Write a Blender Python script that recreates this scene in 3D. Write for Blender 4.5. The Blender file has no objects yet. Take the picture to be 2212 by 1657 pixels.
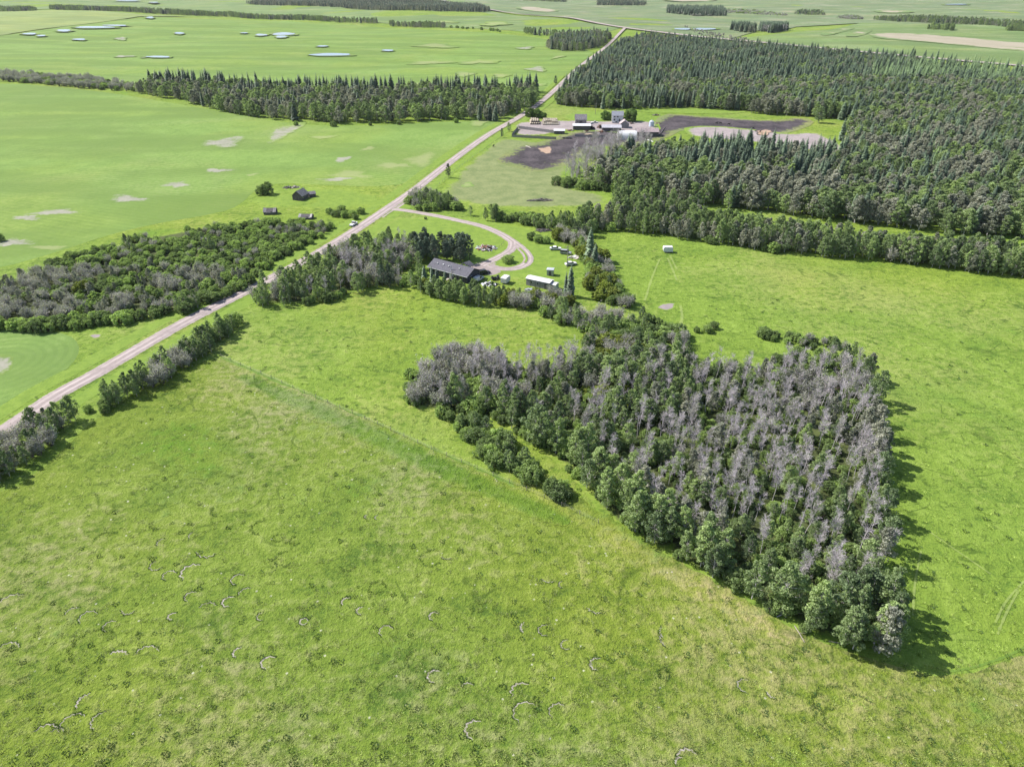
import bpy, bmesh, math, random
import numpy as np
from mathutils import Vector, Matrix
from mathutils.geometry import tessellate_polygon
from mathutils import noise as pnoise

S = bpy.context.scene
C = S.collection
R = math.radians

# ------------------------------------------------------------------ camera
CAM_H, FPX, PITCH = 100.0, 1533.0, 30.1       # metres, focal length in 2212-px-wide photo pixels, degrees down
cam = bpy.data.cameras.new("camera"); camo = bpy.data.objects.new("camera", cam); C.objects.link(camo)
camo.location = (0, 0, CAM_H); camo.rotation_euler = (R(90 - PITCH), 0, 0)
cam.sensor_fit = 'HORIZONTAL'; cam.sensor_width = 36; cam.lens = 36 * FPX / 2212
cam.clip_start = 1; cam.clip_end = 30000
S.camera = camo

# ------------------------------------------------------------------ light
SUN_EL, SUN_DIR = 46.0, (-1.0, 0.42)          # horizontal direction towards the sun
saz = math.atan2(SUN_DIR[0], SUN_DIR[1])      # clockwise from +Y
w = bpy.data.worlds.new("World"); S.world = w; w.use_nodes = True
nt = w.node_tree; nt.nodes.clear()
sky = nt.nodes.new('ShaderNodeTexSky'); sky.sky_type = 'NISHITA'; sky.sun_disc = False
sky.sun_elevation = R(SUN_EL); sky.sun_rotation = saz; sky.air_density = 1.2; sky.dust_density = 1.5
bg = nt.nodes.new('ShaderNodeBackground'); bg.inputs[1].default_value = 0.10
ow = nt.nodes.new('ShaderNodeOutputWorld')
nt.links.new(sky.outputs[0], bg.inputs[0]); nt.links.new(bg.outputs[0], ow.inputs[0])
sl = bpy.data.lights.new("sun", 'SUN'); sl.energy = 4.7; sl.angle = R(0.5); sl.color = (1.0, 0.955, 0.90)
so = bpy.data.objects.new("sun", sl); C.objects.link(so)
dvec = Vector((-SUN_DIR[0], -SUN_DIR[1], 0)).normalized() * math.cos(R(SUN_EL)) + Vector((0, 0, -math.sin(R(SUN_EL))))
so.rotation_euler = dvec.to_track_quat('-Z', 'Y').to_euler(); so.location = (-200, 100, 300)
S.view_settings.view_transform = 'Standard'; S.view_settings.look = 'None'
S.view_settings.gamma = 1; S.view_settings.exposure = 0.92
S.cycles.max_bounces = 6; S.cycles.diffuse_bounces = 3; S.cycles.transmission_bounces = 4
S.cycles.transparent_max_bounces = 6; S.cycles.volume_bounces = 0
S.cycles.caustics_reflective = False; S.cycles.caustics_refractive = False

HAZE = 2.2e-5
rng = random.Random(11)

# ------------------------------------------------------------------ ground height and photo bearings
def hgt(x, y):
    r = math.hypot(x, y)
    t = min(1.0, max(0.0, (r - 560) / 500)); t = t * t * (3 - 2 * t)
    if t == 0: return 0.0
    a = 3.2 * math.sin(x / 128 + 0.6) * math.cos(y / 140 + 0.3) + 2.6 * math.sin((x + 0.6 * y) / 210 + 1.9)
    return t * a * min(1.6, r / 1100)

_cp, _sp = math.cos(R(PITCH)), math.sin(R(PITCH))
def un(px, py):
    """ground point seen at a pixel of the 2212-px-wide photo"""
    x = (px - 1106) / FPX; y = (828.5 - py) / FPX
    d = (x, _cp + y * _sp, -_sp + y * _cp)
    z = 0.0
    for i in range(14):
        t = (CAM_H - z) / -d[2]
        z = 0.5 * z + 0.5 * hgt(d[0] * t, d[1] * t) if i else hgt(d[0] * t, d[1] * t) * .5
    t = (CAM_H - z) / -d[2]
    return (d[0] * t, d[1] * t)
def un3(px, py):
    p = un(px, py); return Vector((p[0], p[1], hgt(*p)))

# ------------------------------------------------------------------ object helpers
def tag(o, label=None, cat=None, group=None, kind=None):
    if label: o['label'] = label
    if cat: o['category'] = cat
    if group: o['group'] = group
    if kind: o['kind'] = kind
    return o
def thing(name, label, cat, loc=(0, 0, 0), rz=0, group=None):
    o = bpy.data.objects.new(name, None); C.objects.link(o)
    o.empty_display_size = .5
    o.location = loc; o.rotation_euler = (0, 0, rz)
    return tag(o, label, cat, group)
def link(name, me, parent=None):
    o = bpy.data.objects.new(name, me); C.objects.link(o)
    if parent: o.parent = parent
    return o
class MB:
    """collects shapes for one mesh object"""
    def __init__(s): s.v = []; s.f = []; s.m = []; s.mi = 0
    def add(s, vs, fs):
        b = len(s.v); s.v += [tuple(v) for v in vs]; s.f += [tuple(i + b for i in f) for f in fs]; s.m += [s.mi] * len(fs); return s
    def box(s, c, d, rz=0, tilt=0, bev=0.0):
        x, y, z = d[0] / 2, d[1] / 2, d[2] / 2
        M = Matrix.Translation(c) @ Matrix.Rotation(rz, 4, 'Z') @ Matrix.Rotation(tilt, 4, 'Y')
        vs = [M @ Vector((sx * x, sy * y, sz * z)) for sz in (-1, 1) for sx, sy in ((-1, -1), (1, -1), (1, 1), (-1, 1))]
        return s.add(vs, [(3, 2, 1, 0), (4, 5, 6, 7), (0, 1, 5, 4), (1, 2, 6, 5), (2, 3, 7, 6), (3, 0, 4, 7)])
    def prism(s, prof, x0, x1, axis='x'):
        """profile of (a, z) extruded along an axis"""
        n = len(prof)
        if axis == 'x': vs = [(x0, a, z) for a, z in prof] + [(x1, a, z) for a, z in prof]
        else: vs = [(a, x0, z) for a, z in prof] + [(a, x1, z) for a, z in prof]
        fs = [tuple(range(n))[::-1], tuple(range(n, 2 * n))] + [(i, (i + 1) % n, n + (i + 1) % n, n + i) for i in range(n)]
        return s.add(vs, fs)
    def tube(s, pts, rad, n=8, cap=True):
        pts = [Vector(p) for p in pts]; rings = []
        if not hasattr(rad, '__len__'): rad = [rad] * len(pts)
        vs = []
        for i, p in enumerate(pts):
            d = (pts[min(i + 1, len(pts) - 1)] - pts[max(i - 1, 0)]).normalized()
            u = d.cross(Vector((0.31, 0.2, 0.93)) if abs(d.z) < .9 else Vector((1, 0, 0))).normalized(); q = d.cross(u)
            vs += [p + (u * math.cos(2 * math.pi * k / n) + q * math.sin(2 * math.pi * k / n)) * rad[i] for k in range(n)]
        fs = [(i * n + k, i * n + (k + 1) % n, (i + 1) * n + (k + 1) % n, (i + 1) * n + k) for i in range(len(pts) - 1) for k in range(n)]
        if cap: fs += [tuple(range(n))[::-1], tuple((len(pts) - 1) * n + k for k in range(n))]
        return s.add(vs, fs)
    def ball(s, c, r, seg=8, rings=5):
        r = r if hasattr(r, '__len__') else (r, r, r)
        vs = [(c[0], c[1], c[2] - r[2])]
        for i in range(1, rings):
            a = -math.pi / 2 + math.pi * i / rings
            vs += [(c[0] + r[0] * math.cos(a) * math.cos(2 * math.pi * k / seg), c[1] + r[1] * math.cos(a) * math.sin(2 * math.pi * k / seg), c[2] + r[2] * math.sin(a)) for k in range(seg)]
        vs.append((c[0], c[1], c[2] + r[2])); N = len(vs) - 1
        fs = [(0, 1 + (k + 1) % seg, 1 + k) for k in range(seg)]
        for i in range(rings - 2):
            fs += [(1 + i * seg + k, 1 + i * seg + (k + 1) % seg, 1 + (i + 1) * seg + (k + 1) % seg, 1 + (i + 1) * seg + k) for k in range(seg)]
        b = 1 + (rings - 2) * seg
        fs += [(N, b + k, b + (k + 1) % seg) for k in range(seg)]
        return s.add(vs, fs)
    def mesh(s, name, mats, smooth=False):
        me = bpy.data.meshes.new(name); me.from_pydata(s.v, [], s.f)
        for m in (mats if isinstance(mats, (list, tuple)) else [mats]): me.materials.append(m)
        if len(set(s.m)) > 1: me.polygons.foreach_set('material_index', s.m)
        bm = bmesh.new(); bm.from_mesh(me); bmesh.ops.recalc_face_normals(bm, faces=bm.faces); bm.to_mesh(me); bm.free()
        if smooth: me.polygons.foreach_set('use_smooth', [True] * len(me.polygons))
        return me
    def build(s, name, mats, parent=None, smooth=False): return link(name, s.mesh(name, mats, smooth), parent)

# ------------------------------------------------------------------ node helpers
class NT:
    def __init__(s, mat): s.t = mat.node_tree; s.pos = None
    def n(s, t, **kw):
        x = s.t.nodes.new(t)
        for k, v in kw.items(): setattr(x, k, v)
        return x
    def put(s, sock, v):
        if v is None: return
        if hasattr(v, 'links'): s.t.links.new(v, sock)
        else:
            if sock.type == 'RGBA' and len(v) == 3: v = (*v, 1)
            sock.default_value = v
    def P(s):
        if s.pos is None: s.pos = s.n('ShaderNodeNewGeometry').outputs['Position']
        return s.pos
    def scaled(s, sc, rot=0.0, vec=None):
        m = s.n('ShaderNodeMapping'); s.put(m.inputs[0], vec or s.P()); m.inputs[3].default_value = sc; m.inputs[2].default_value = (0, 0, rot)
        return m.outputs[0]
    def noise(s, scale, detail=3, rough=.55, vec=None, dist=0.0):
        x = s.n('ShaderNodeTexNoise'); s.put(x.inputs['Vector'], vec or s.P()); x.inputs['Scale'].default_value = scale
        x.inputs['Detail'].default_value = detail; x.inputs['Roughness'].default_value = rough; x.inputs['Distortion'].default_value = dist
        return x.outputs[0]
    def math(s, op, a, b=None, clamp=False):
        x = s.n('ShaderNodeMath', operation=op, use_clamp=clamp); s.put(x.inputs[0], a); s.put(x.inputs[1], b); return x.outputs[0]
    def step(s, v, lo, hi, a=0.0, b=1.0):
        x = s.n('ShaderNodeMapRange', interpolation_type='SMOOTHSTEP'); s.put(x.inputs[0], v)
        x.inputs[1].default_value = lo; x.inputs[2].default_value = hi; x.inputs[3].default_value = a; x.inputs[4].default_value = b
        return x.outputs[0]
    def mix(s, f, a, b, mode='MIX'):
        x = s.n('ShaderNodeMix', data_type='RGBA', blend_type=mode); s.put(x.inputs[0], f); s.put(x.inputs[6], a); s.put(x.inputs[7], b); return x.outputs[2]
    def attr(s, name):
        return s.n('ShaderNodeAttribute', attribute_name=name).outputs['Fac']
    def bump(s, h, strength, dist):
        x = s.n('ShaderNodeBump'); x.inputs['Strength'].default_value = strength; x.inputs['Distance'].default_value = dist
        s.put(x.inputs['Height'], h); return x.outputs[0]
    def out(s, shader): s.put(s.n('ShaderNodeOutputMaterial').inputs[0], shader)
    def principled(s, col, rough=.9, normal=None, spec=.2, metal=0.0):
        b = s.n('ShaderNodeBsdfPrincipled'); s.put(b.inputs['Base Color'], col); s.put(b.inputs['Roughness'], rough)
        b.inputs['Specular IOR Level'].default_value = spec; b.inputs['Metallic'].default_value = metal
        if normal is not None: s.put(b.inputs['Normal'], normal)
        return b.outputs[0]
def newmat(name):
    m = bpy.data.materials.new(name); m.use_nodes = True; m.node_tree.nodes.clear(); return m, NT(m)

def simple(name, col, rough=.7, var=.18, scale=1.5, spec=.3, metal=0.0, bump=0.0, stretch=None):
    """painted or weathered surface with mottled wear"""
    m, t = newmat(name)
    vec = t.n('ShaderNodeTexCoord').outputs['Object']
    if stretch: vec = t.scaled(stretch, 0, vec)
    a = t.noise(scale, 5, .6, vec); b = t.noise(scale * 6, 3, .6, vec)
    f = t.math('ADD', t.math('MULTIPLY', a, .65), t.math('MULTIPLY', b, .35))
    lo = tuple(c * (1 - var * 1.6) for c in col); hi = tuple(min(1, c * (1 + var)) for c in col)
    c = t.mix(t.step(f, .32, .68), lo, hi)
    t.out(t.principled(c, rough, t.bump(b, .4, bump) if bump else None, spec, metal)); return m

# ------------------------------------------------------------------ ground materials
def grass_nodes(t, light, mid, dark, tan, tan_amt=.5, arcs=(), lush=0, tuft=.6, ruffle=.5, seed=0.0, streak=None, fleck=.0):
    """returns colour socket and normal socket of a rough grass surface"""
    off = t.n('ShaderNodeVectorMath', operation='ADD'); t.put(off.inputs[0], t.P()); off.inputs[1].default_value = (seed * 37.1, seed * 91.7, 0)
    V = off.outputs[0]
    big = t.noise(.013, 4, .6, V, .4); mm = t.noise(.07, 5, .62, V, .3); sm = t.noise(.42, 5, .65, V); fine = t.noise(2.2, 4, .7, V)
    f = t.math('ADD', t.math('MULTIPLY', mm, .34), t.math('ADD', t.math('MULTIPLY', sm, .33), t.math('MULTIPLY', fine, .33)))
    col = t.mix(t.step(f, .38, .50), dark, mid); col = t.mix(t.step(f, .49, .62), col, light)
    tn = t.math('ADD', t.math('MULTIPLY', big, .55), t.math('MULTIPLY', sm, .45))
    col = t.mix(t.math('MULTIPLY', t.step(tn, .47, .64), tan_amt), col, tan)
    if streak:
        a = t.noise(streak[0], 3, .6, t.scaled((streak[1], streak[2], 1), streak[3], V), 1.2)
        gate = t.step(t.noise(.03, 2, .5, V), .42, .6)
        col = t.mix(t.math('MULTIPLY', t.math('MULTIPLY', t.step(a, .60, .70), gate), streak[4]), col, tuple(c * .72 for c in dark))
    col = t.mix(t.math('MULTIPLY', t.step(t.noise(.0085, 3, .55, V, .5), .42, .62), .6), col, t.mix(1.0, col, (1.12, 1.0, .82), 'MULTIPLY'))
    if lush:
        col = t.mix(t.math('MULTIPLY', t.step(t.math('ADD', t.math('MULTIPLY', t.noise(.028, 4, .6, V, .5), .6), t.math('MULTIPLY', sm, .4)), .53, .66), lush), col, tuple(a * b for a, b in zip(mid, (.62, .88, .55))))
    for k, amt in enumerate(arcs or ()):
        sc, wd, sx, sy = ((.085, .016, 1, 1), (.19, .030, .45, 1.3), (.33, .034, .5, 1.2))[k]
        a = t.noise(sc, 1.5, .45, t.scaled((sx, sy, 1), .3 + k, V), .6); l = t.step(t.math('ABSOLUTE', t.math('SUBTRACT', a, .5)), wd * .25, wd, 1, 0)
        gate = t.step(t.noise(sc * 1.3, 2, .5, t.scaled((1, 1, 1), .7, V)), .50, .60)
        col = t.mix(t.math('MULTIPLY', t.math('MULTIPLY', l, gate), amt), col, tuple(c * .62 for c in dark))
    if tuft:
        k = t.noise(.9, 3, .55, V); col = t.mix(t.math('MULTIPLY', t.step(k, .62, .72), tuft), col, tuple(c * .75 for c in dark))
    if fleck:
        vo = t.n('ShaderNodeTexVoronoi'); t.put(vo.inputs['Vector'], V); vo.inputs['Scale'].default_value = .55
        g = t.step(vo.outputs['Distance'], .07, .16, 1, 0); g = t.math('MULTIPLY', g, t.step(t.noise(.35, 2, .5, V), .52, .6))
        col = t.mix(t.math('MULTIPLY', g, fleck), col, (.42, .42, .30))
    h = t.math('ADD', t.math('MULTIPLY', sm, 1.0), t.math('MULTIPLY', fine, .45))
    return col, t.bump(h, ruffle, .9)

PAST = dict(light=(.198, .282, .052), mid=(.140, .212, .032), dark=(.074, .135, .022), tan=(.245, .262, .088))
NEARP = dict(light=(.204, .262, .056), mid=(.131, .189, .028), dark=(.064, .113, .019), tan=(.25, .245, .125))
CROP = dict(light=(.172, .258, .066), mid=(.138, .216, .050), dark=(.095, .162, .036), tan=(.225, .25, .11))
def grass_mat(name, base, **kw):
    m, t = newmat(name); c, nrm = grass_nodes(t, **base, **kw); t.out(t.principled(c, .95, nrm, .08)); return m
M_GROUND = grass_mat('pasture_grass', PAST, tan_amt=.6, arcs=(.5, .65, .5), lush=.6, tuft=.4, ruffle=.8, streak=(.12, .35, 1.4, .25, .4))
M_NEAR = grass_mat('near_pasture_grass', NEARP, tan_amt=.8, arcs=(.5, 0, .45), lush=.85, tuft=.55, ruffle=1.0, seed=3, fleck=.8)

def crop_nodes(t, pal, rows_rot=0.35, seed=1.0, centre=None, rows=.16, tan_amt=.3):
    c, nrm = grass_nodes(t, **pal, tan_amt=tan_amt, arcs=(), tuft=0, ruffle=.15, seed=seed)
    band = t.noise(.012, 3, .5, t.scaled((.45, 1.6, 1), rows_rot), .8)
    c = t.mix(t.step(band,   .38, .62, 0, .75), c, tuple(v * .76 for v in pal['mid']))
    wv = t.n('ShaderNodeTexWave'); wv.inputs['Scale'].default_value = 1.0
    if centre: wv.wave_type = 'RINGS'; wv.rings_direction = 'Z'; m = t.n('ShaderNodeMapping'); t.put(m.inputs[0], t.P()); m.inputs[1].default_value = (-centre[0] * .11, -centre[1] * .11, 0); m.inputs[3].default_value = (.11, .11, 0); t.put(wv.inputs[0], m.outputs[0]); wv.inputs['Distortion'].default_value = 1.2; wv.inputs['Detail Scale'].default_value = .4
    else: wv.bands_direction = 'Y'; t.put(wv.inputs[0], t.scaled((.085, .085, 0), rows_rot)); wv.inputs['Distortion'].default_value = 5.0; wv.inputs['Detail Scale'].default_value = .18
    g = t.step(t.noise(.02, 3, .5), .35, .65, .3, 1)
    c = t.mix(t.math('MULTIPLY', t.math('MULTIPLY', t.step(wv.outputs['Fac'], .25, .9), g), rows), c, tuple(v * .68 for v in pal['dark']))
    return c, nrm
def crop_mat(name, pal=CROP, **kw):
    m, t = newmat(name); c, nrm = crop_nodes(t, pal, **kw); t.out(t.principled(c, .95, nrm, .08)); return m
M_CROP = crop_mat('green_crop')
M_CROPN = crop_mat('north_crop', seed=5, rows_rot=-.1, rows=.12)

def patch_mat(name, under, soil, soil2, edge=.5, scale=.25, rough=.95, bump=.3, cropped=False, amount=1.0, kw=None, lat=False, tint=False, soft=(.28, .62)):
    """soil, gravel or dead grass that breaks up into the surrounding grass at its rim (attribute core: 0 rim, 1 inside)"""
    m, t = newmat(name)
    if cropped: g, nrm = crop_nodes(t, under)
    else: g, nrm = grass_nodes(t, **under, **(kw or dict(tan_amt=.6, arcs=(.5, .65, .5), lush=.6, tuft=.4, ruffle=.8, streak=(.12, .35, 1.4, .25, .4))))
    a = t.noise(scale, 5, .65); b = t.noise(scale * 7, 4, .65)
    s = t.mix(t.step(t.math('ADD', t.math('MULTIPLY', a, .6), t.math('MULTIPLY', b, .4)), .36, .64), soil, soil2)
    if lat:
        q = t.math('ABSOLUTE', t.math('SUBTRACT', t.math('ABSOLUTE', t.attr('lat')), .36)); q = t.step(q, .08, .2, 1, 0)
        s = t.mix(t.math('MULTIPLY', q, t.step(t.noise(.09, 3, .6), .3, .6)), s, tuple(c * 1.22 for c in soil2)); q2 = t.step(t.math('ABSOLUTE', t.attr('lat')), .0, .14, .45, 0); s = t.mix(t.math('MULTIPLY', q2, t.step(a, .42, .6)), s, tuple(c * .72 for c in soil))
    e = t.math('ADD', t.attr('core'), t.math('MULTIPLY', t.math('SUBTRACT', t.math('ADD', t.math('MULTIPLY', a, .6), t.math('MULTIPLY', b, .4)), .5), edge * 4))
    f = t.math('MULTIPLY', t.step(e, *soft), amount)
    if tint:
        t.out(t.principled(t.mix(f, g, t.mix(1.0, g, s, 'MULTIPLY')), .95, nrm, .08)); return m
    t.out(t.principled(t.mix(f, g, s), rough, t.bump(b, bump, .25), .1)); return m
M_GRAVEL = patch_mat('gravel', PAST, (.218, .180, .172), (.30, .255, .243), .55, .5, lat=True)
M_SOIL_C = patch_mat('field_soil', CROP, (.20, .19, .165), (.29, .265, .24), .9, .10, cropped=True, amount=.8, soft=(.15, 1.0))
M_TAN_C = patch_mat('thin_crop', CROP, (.26, .26, .14), (.24, .26, .115), .9, .08, cropped=True, amount=.55, soft=(.1, 1.0))
PADD = dict(light=(.185, .212, .088), mid=(.145, .176, .066), dark=(.10, .128, .045), tan=(.21, .205, .12))
M_MUD = patch_mat('dark_mud', PADD, (.028, .024, .028), (.085, .072, .076), .9, .07)
M_DIRT = patch_mat('pale_dirt', PAST, (.20, .172, .168), (.29, .25, .245), .45, .10)
M_STRAW = patch_mat('spread_straw', dict(light=(.085, .072, .076), mid=(.06, .052, .056), dark=(.04, .034, .038), tan=(.12, .10, .09)), (.27, .18, .12), (.34, .25, .19), .45, .15)
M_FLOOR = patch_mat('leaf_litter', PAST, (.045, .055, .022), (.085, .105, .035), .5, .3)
M_LUSH = patch_mat('rank_grass', PAST, (.108, .172, .028), (.165, .238, .040), .6, .3, amount=.9)
M_PADDOCK = patch_mat('grazed_paddock', PAST, (.115, .148, .056), (.185, .208, .09), .45, .12)
M_DEAD = patch_mat('dead_grass', NEARP, (.20, .18, .145), (.34, .31, .28), .45, 1.2, kw=dict(tan_amt=.8, arcs=(.5, 0, .45), lush=.85, tuft=.55, ruffle=1.0, seed=3, fleck=.8))
M_TRACK = patch_mat('worn_track', PAST, (.21, .25, .09), (.25, .27, .12), .9, .6, amount=.38)
M_DITCH = patch_mat('mossy_strip', PAST, (.05, .10, .02), (.09, .16, .03), .9, .5, amount=.6)
def water_mat():
    m, t = newmat('pond_water')
    n = t.bump(t.noise(.6, 3, .5), .04, .2)
    t.out(t.principled((.20, .26, .33), .25, n, .16)); return m  # pale blue base colour carries most of the sky reflection; gloss kept low
M_WATER = water_mat()

# ------------------------------------------------------------------ ground sheets
NSHEET = [0]
def lift(x, y, layer):
    return (layer + .015 * (NSHEET[0] % 50)) * (0.014 + max(0, math.hypot(x, y) - 450) * 0.0004)
def pt_in(poly, x, y):
    c = False; j = len(poly) - 1
    for i in range(len(poly)):
        a, b = poly[i], poly[j]
        if (a[1] > y) != (b[1] > y) and x < (b[0] - a[0]) * (y - a[1]) / (b[1] - a[1]) + a[0]: c = not c
        j = i
    return c
def smooth_poly(P, it=2, closed=True):
    for _ in range(it):
        Q = []
        n = len(P)
        for i in range(n if closed else n - 1):
            a, b = P[i], P[(i + 1) % n]
            Q += [(a[0] * .75 + b[0] * .25, a[1] * .75 + b[1] * .25), (a[0] * .25 + b[0] * .75, a[1] * .25 + b[1] * .75)]
        if not closed: Q = [P[0]] + Q + [P[-1]]
        P = Q
    return P
def sheet(name, poly, mat, layer=1, cell=None, smooth=1, core=None, world=False, kind='structure'):
    NSHEET[0] += 1
    P = smooth_poly(list(poly), smooth) if smooth else list(poly)
    W = P if world else [un(*p) for p in P]
    bm = bmesh.new(); vs = [bm.verts.new((x, y, 0)) for x, y in W]
    for t in tessellate_polygon([[Vector((x, y, 0)) for x, y in W]]):
        try: bm.faces.new([vs[i] for i in t])
        except ValueError: pass
    if cell:
        xs = [p[0] for p in W]; ys = [p[1] for p in W]
        for ax, lo, hi in ((0, min(xs), max(xs)), (1, min(ys), max(ys))):
            k = math.floor(lo / cell) + 1
            while k * cell < hi:
                co = [0, 0, 0]; no = [0, 0, 0]; co[ax] = k * cell; no[ax] = 1
                bmesh.ops.bisect_plane(bm, geom=bm.verts[:] + bm.edges[:] + bm.faces[:], plane_co=co, plane_no=no, dist=1e-4); k += 1
    bmesh.ops.recalc_face_normals(bm, faces=bm.faces)
    for f in bm.faces:
        if f.normal.z < 0: f.normal_flip()
    cv = []
    A = np.array(W); B = np.roll(A, -1, 0)
    for v in bm.verts:
        x, y = v.co.x, v.co.y
        if core:
            p = np.array((x, y)); ab = B - A; tt = np.clip(((p - A) * ab).sum(1) / np.maximum((ab * ab).sum(1), 1e-9), 0, 1)
            cv.append(min(1, float(np.sqrt((((A + ab * tt[:, None]) - p) ** 2).sum(1)).min()) / core))
        v.co.z = hgt(x, y) + lift(x, y, layer)
    me = bpy.data.meshes.new(name); bm.to_mesh(me); bm.free()
    if core: me.attributes.new('core', 'FLOAT', 'POINT').data.foreach_set('value', cv)
    me.materials.append(mat)
    o = link(name, me); o['kind'] = kind; return o
def blob(name, cx, cy, rx, ry, mat, layer=2, skew=0.0, rough=.18, flat=False):
    NSHEET[0] += 1
    """irregular ground patch round a photo pixel; rings carry core"""
    r = random.Random(int(cx * 31 + cy * 17)); N = 28; ph = [r.uniform(0, 6.28) for _ in range(4)]
    rings = (.35, .7, 1.0, 1.25); cores = (1, .8, .4, 0) if not flat else (1, 1, 1, 1)
    if flat: rings = (.3, .6, .85, 1.0)
    vs = []; cv = []
    c = un(cx, cy); vs.append((c[0], c[1], hgt(*c) + lift(*c, layer))); cv.append(1)
    for k, q in enumerate(rings):
        for i in range(N):
            a = 2 * math.pi * i / N
            s = q * (1 + rough * (math.sin(2 * a + ph[0]) * .6 + math.sin(3 * a + ph[1]) * .5 + math.sin(5 * a + ph[2]) * .35 + math.sin(9 * a + ph[3]) * .2))
            dx, dy = math.cos(a) * rx * s, math.sin(a) * ry * s
            p = un(cx + dx + skew * dy, cy + dy); vs.append((p[0], p[1], hgt(*p) + lift(*p, layer))); cv.append(cores[k])
    fs = [(0, 1 + (i + 1) % N, 1 + i) for i in range(N)]
    for k in range(3):
        b = 1 + k * N; fs += [(b + i, b + (i + 1) % N, b + N + (i + 1) % N, b + N + i) for i in range(N)]
    me = bpy.data.meshes.new(name); me.from_pydata(vs, [], fs)
    bm = bmesh.new(); bm.from_mesh(me); bmesh.ops.recalc_face_normals(bm, faces=bm.faces)
    if sum(f.normal.z for f in bm.faces) < 0: bmesh.ops.reverse_faces(bm, faces=bm.faces)
    bm.to_mesh(me); bm.free()
    me.attributes.new('core', 'FLOAT', 'POINT').data.foreach_set('value', cv); me.materials.append(mat)
    o = link(name, me); o['kind'] = 'structure'; return o
def ribbon(name, pts, width, mat, layer=2, crown=0.0, world=False, kind='structure', cols=(-1.0, -.78, -.4, 0, .4, .78, 1.0), cc=(0, .85, 1, 1, 1, .85, 0), step=6.0, wob=.0):
    NSHEET[0] += 1
    W = [p if world else un(*p) for p in pts]
    W = smooth_poly(W, 3, False)
    out = [W[0]]; 
    for a, b in zip(W, W[1:]):
        d = math.dist(a, b); n = max(1, int(d / step))
        out += [(a[0] + (b[0] - a[0]) * k / n, a[1] + (b[1] - a[1]) * k / n) for k in range(1, n + 1)]
    W = out; vs = []; cv = []; lv = []; nc = len(cols); r = random.Random(len(W))
    for i, p in enumerate(W):
        a, b = W[max(0, i - 1)], W[min(len(W) - 1, i + 1)]
        d = Vector((b[0] - a[0], b[1] - a[1])).normalized(); nn = Vector((-d.y, d.x))
        wd = (width(i / (len(W) - 1)) if callable(width) else width) * (1 + r.uniform(-wob, wob))
        for u, q in zip(cols, cc):
            x, y = p[0] + nn.x * u * wd / 2, p[1] + nn.y * u * wd / 2
            vs.append((x, y, hgt(x, y) + lift(x, y, layer) + crown * (1 - u * u))); cv.append(q); lv.append(u)
    fs = [(i * nc + k + 1, i * nc + k, (i + 1) * nc + k, (i + 1) * nc + k + 1) for i in range(len(W) - 1) for k in range(nc - 1)]
    me = bpy.data.meshes.new(name); me.from_pydata(vs, [], fs); me.attributes.new('core', 'FLOAT', 'POINT').data.foreach_set('value', cv); me.attributes.new('lat', 'FLOAT', 'POINT').data.foreach_set('value', lv)
    bm = bmesh.new(); bm.from_mesh(me); bmesh.ops.recalc_face_normals(bm, faces=bm.faces)
    if sum(f.normal.z for f in bm.faces) < 0: bmesh.ops.reverse_faces(bm, faces=bm.faces)
    bm.to_mesh(me); bm.free()
    me.materials.append(mat); o = link(name, me); o['kind'] = kind; return o

def base_ground():
    xs = np.arange(-7500, 7501, 50.0); ys = np.arange(-250, 9001, 50.0)
    vs = [(x, y, hgt(x, y)) for y in ys for x in xs]; n = len(xs)
    fs = [(j * n + i, j * n + i + 1, (j + 1) * n + i + 1, (j + 1) * n + i) for j in range(len(ys) - 1) for i in range(n - 1)]
    me = bpy.data.meshes.new('ground'); me.from_pydata(vs, [], fs); me.materials.append(M_GROUND)
    me.polygons.foreach_set('use_smooth', [True] * len(fs))
    link('ground', me)['kind'] = 'structure'
base_ground()

# pasture on the near side of the wire fence
FENCE = [(478, 772), (530, 794), (640, 842), (800, 910), (920, 966), (1050, 1022), (1180, 1078), (1270, 1120), (1330, 1150)]
sheet('near_pasture', [(-700, 1000), (-60, 1080), (60, 1045), (230, 880), (400, 790), (478, 772), (530, 794), (640, 842), (800, 910), (920, 966), (1050, 1022), (1180, 1078), (1270, 1120), (1330, 1150), (1450, 1215), (1600, 1290), (1740, 1375), (1900, 1430), (2060, 1470), (2240, 1400), (2700, 1420), (2700, 2600), (-700, 2600)], M_NEAR, 1, cell=60)
# crop fields
sheet('west_field', [(-900, 190), (0, 178), (200, 196), (330, 216), (500, 246), (640, 270), (760, 274), (1000, 262), (1092, 264), (1060, 285), (985, 330), (930, 370), (880, 398), (800, 404), (700, 400), (600, 395), (555, 408), (517, 444), (477, 460), (333, 484), (233, 508), (123, 545), (0, 580), (-700, 720)], M_CROP, 1, cell=50)
sheet('north_field', [(-1200, 150), (-600, 100), (0, 80), (105, 64), (300, 38), (500, 44), (720, 52), (850, 63), (960, 67), (1085, 74), (1185, 86), (1290, 108), (1250, 142), (1190, 190), (1150, 205), (1000, 215), (700, 220), (400, 205), (200, 178), (0, 162), (-900, 180)], M_CROPN, 1, cell=50)
RC = un(-12, 786)
M_RING = crop_mat('ring_tilled_crop', dict(light=(.18, .265, .08), mid=(.135, .215, .055), dark=(.095, .165, .04), tan=(.24, .26, .13)), seed=7, centre=RC, rows=.3)
sheet('corner_field', [(-500, 720), (-60, 712), (40, 710), (80, 713), (148, 722), (172, 744), (168, 772), (138, 804), (60, 856), (0, 890), (-400, 1090)], M_RING, 1, cell=60)
blob('soil_patch', -4, 786, 30, 17, M_SOIL_C, 2)
PALE = dict(light=(.225, .275, .105), mid=(.185, .24, .08), dark=(.14, .19, .06), tan=(.25, .26, .13))
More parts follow.
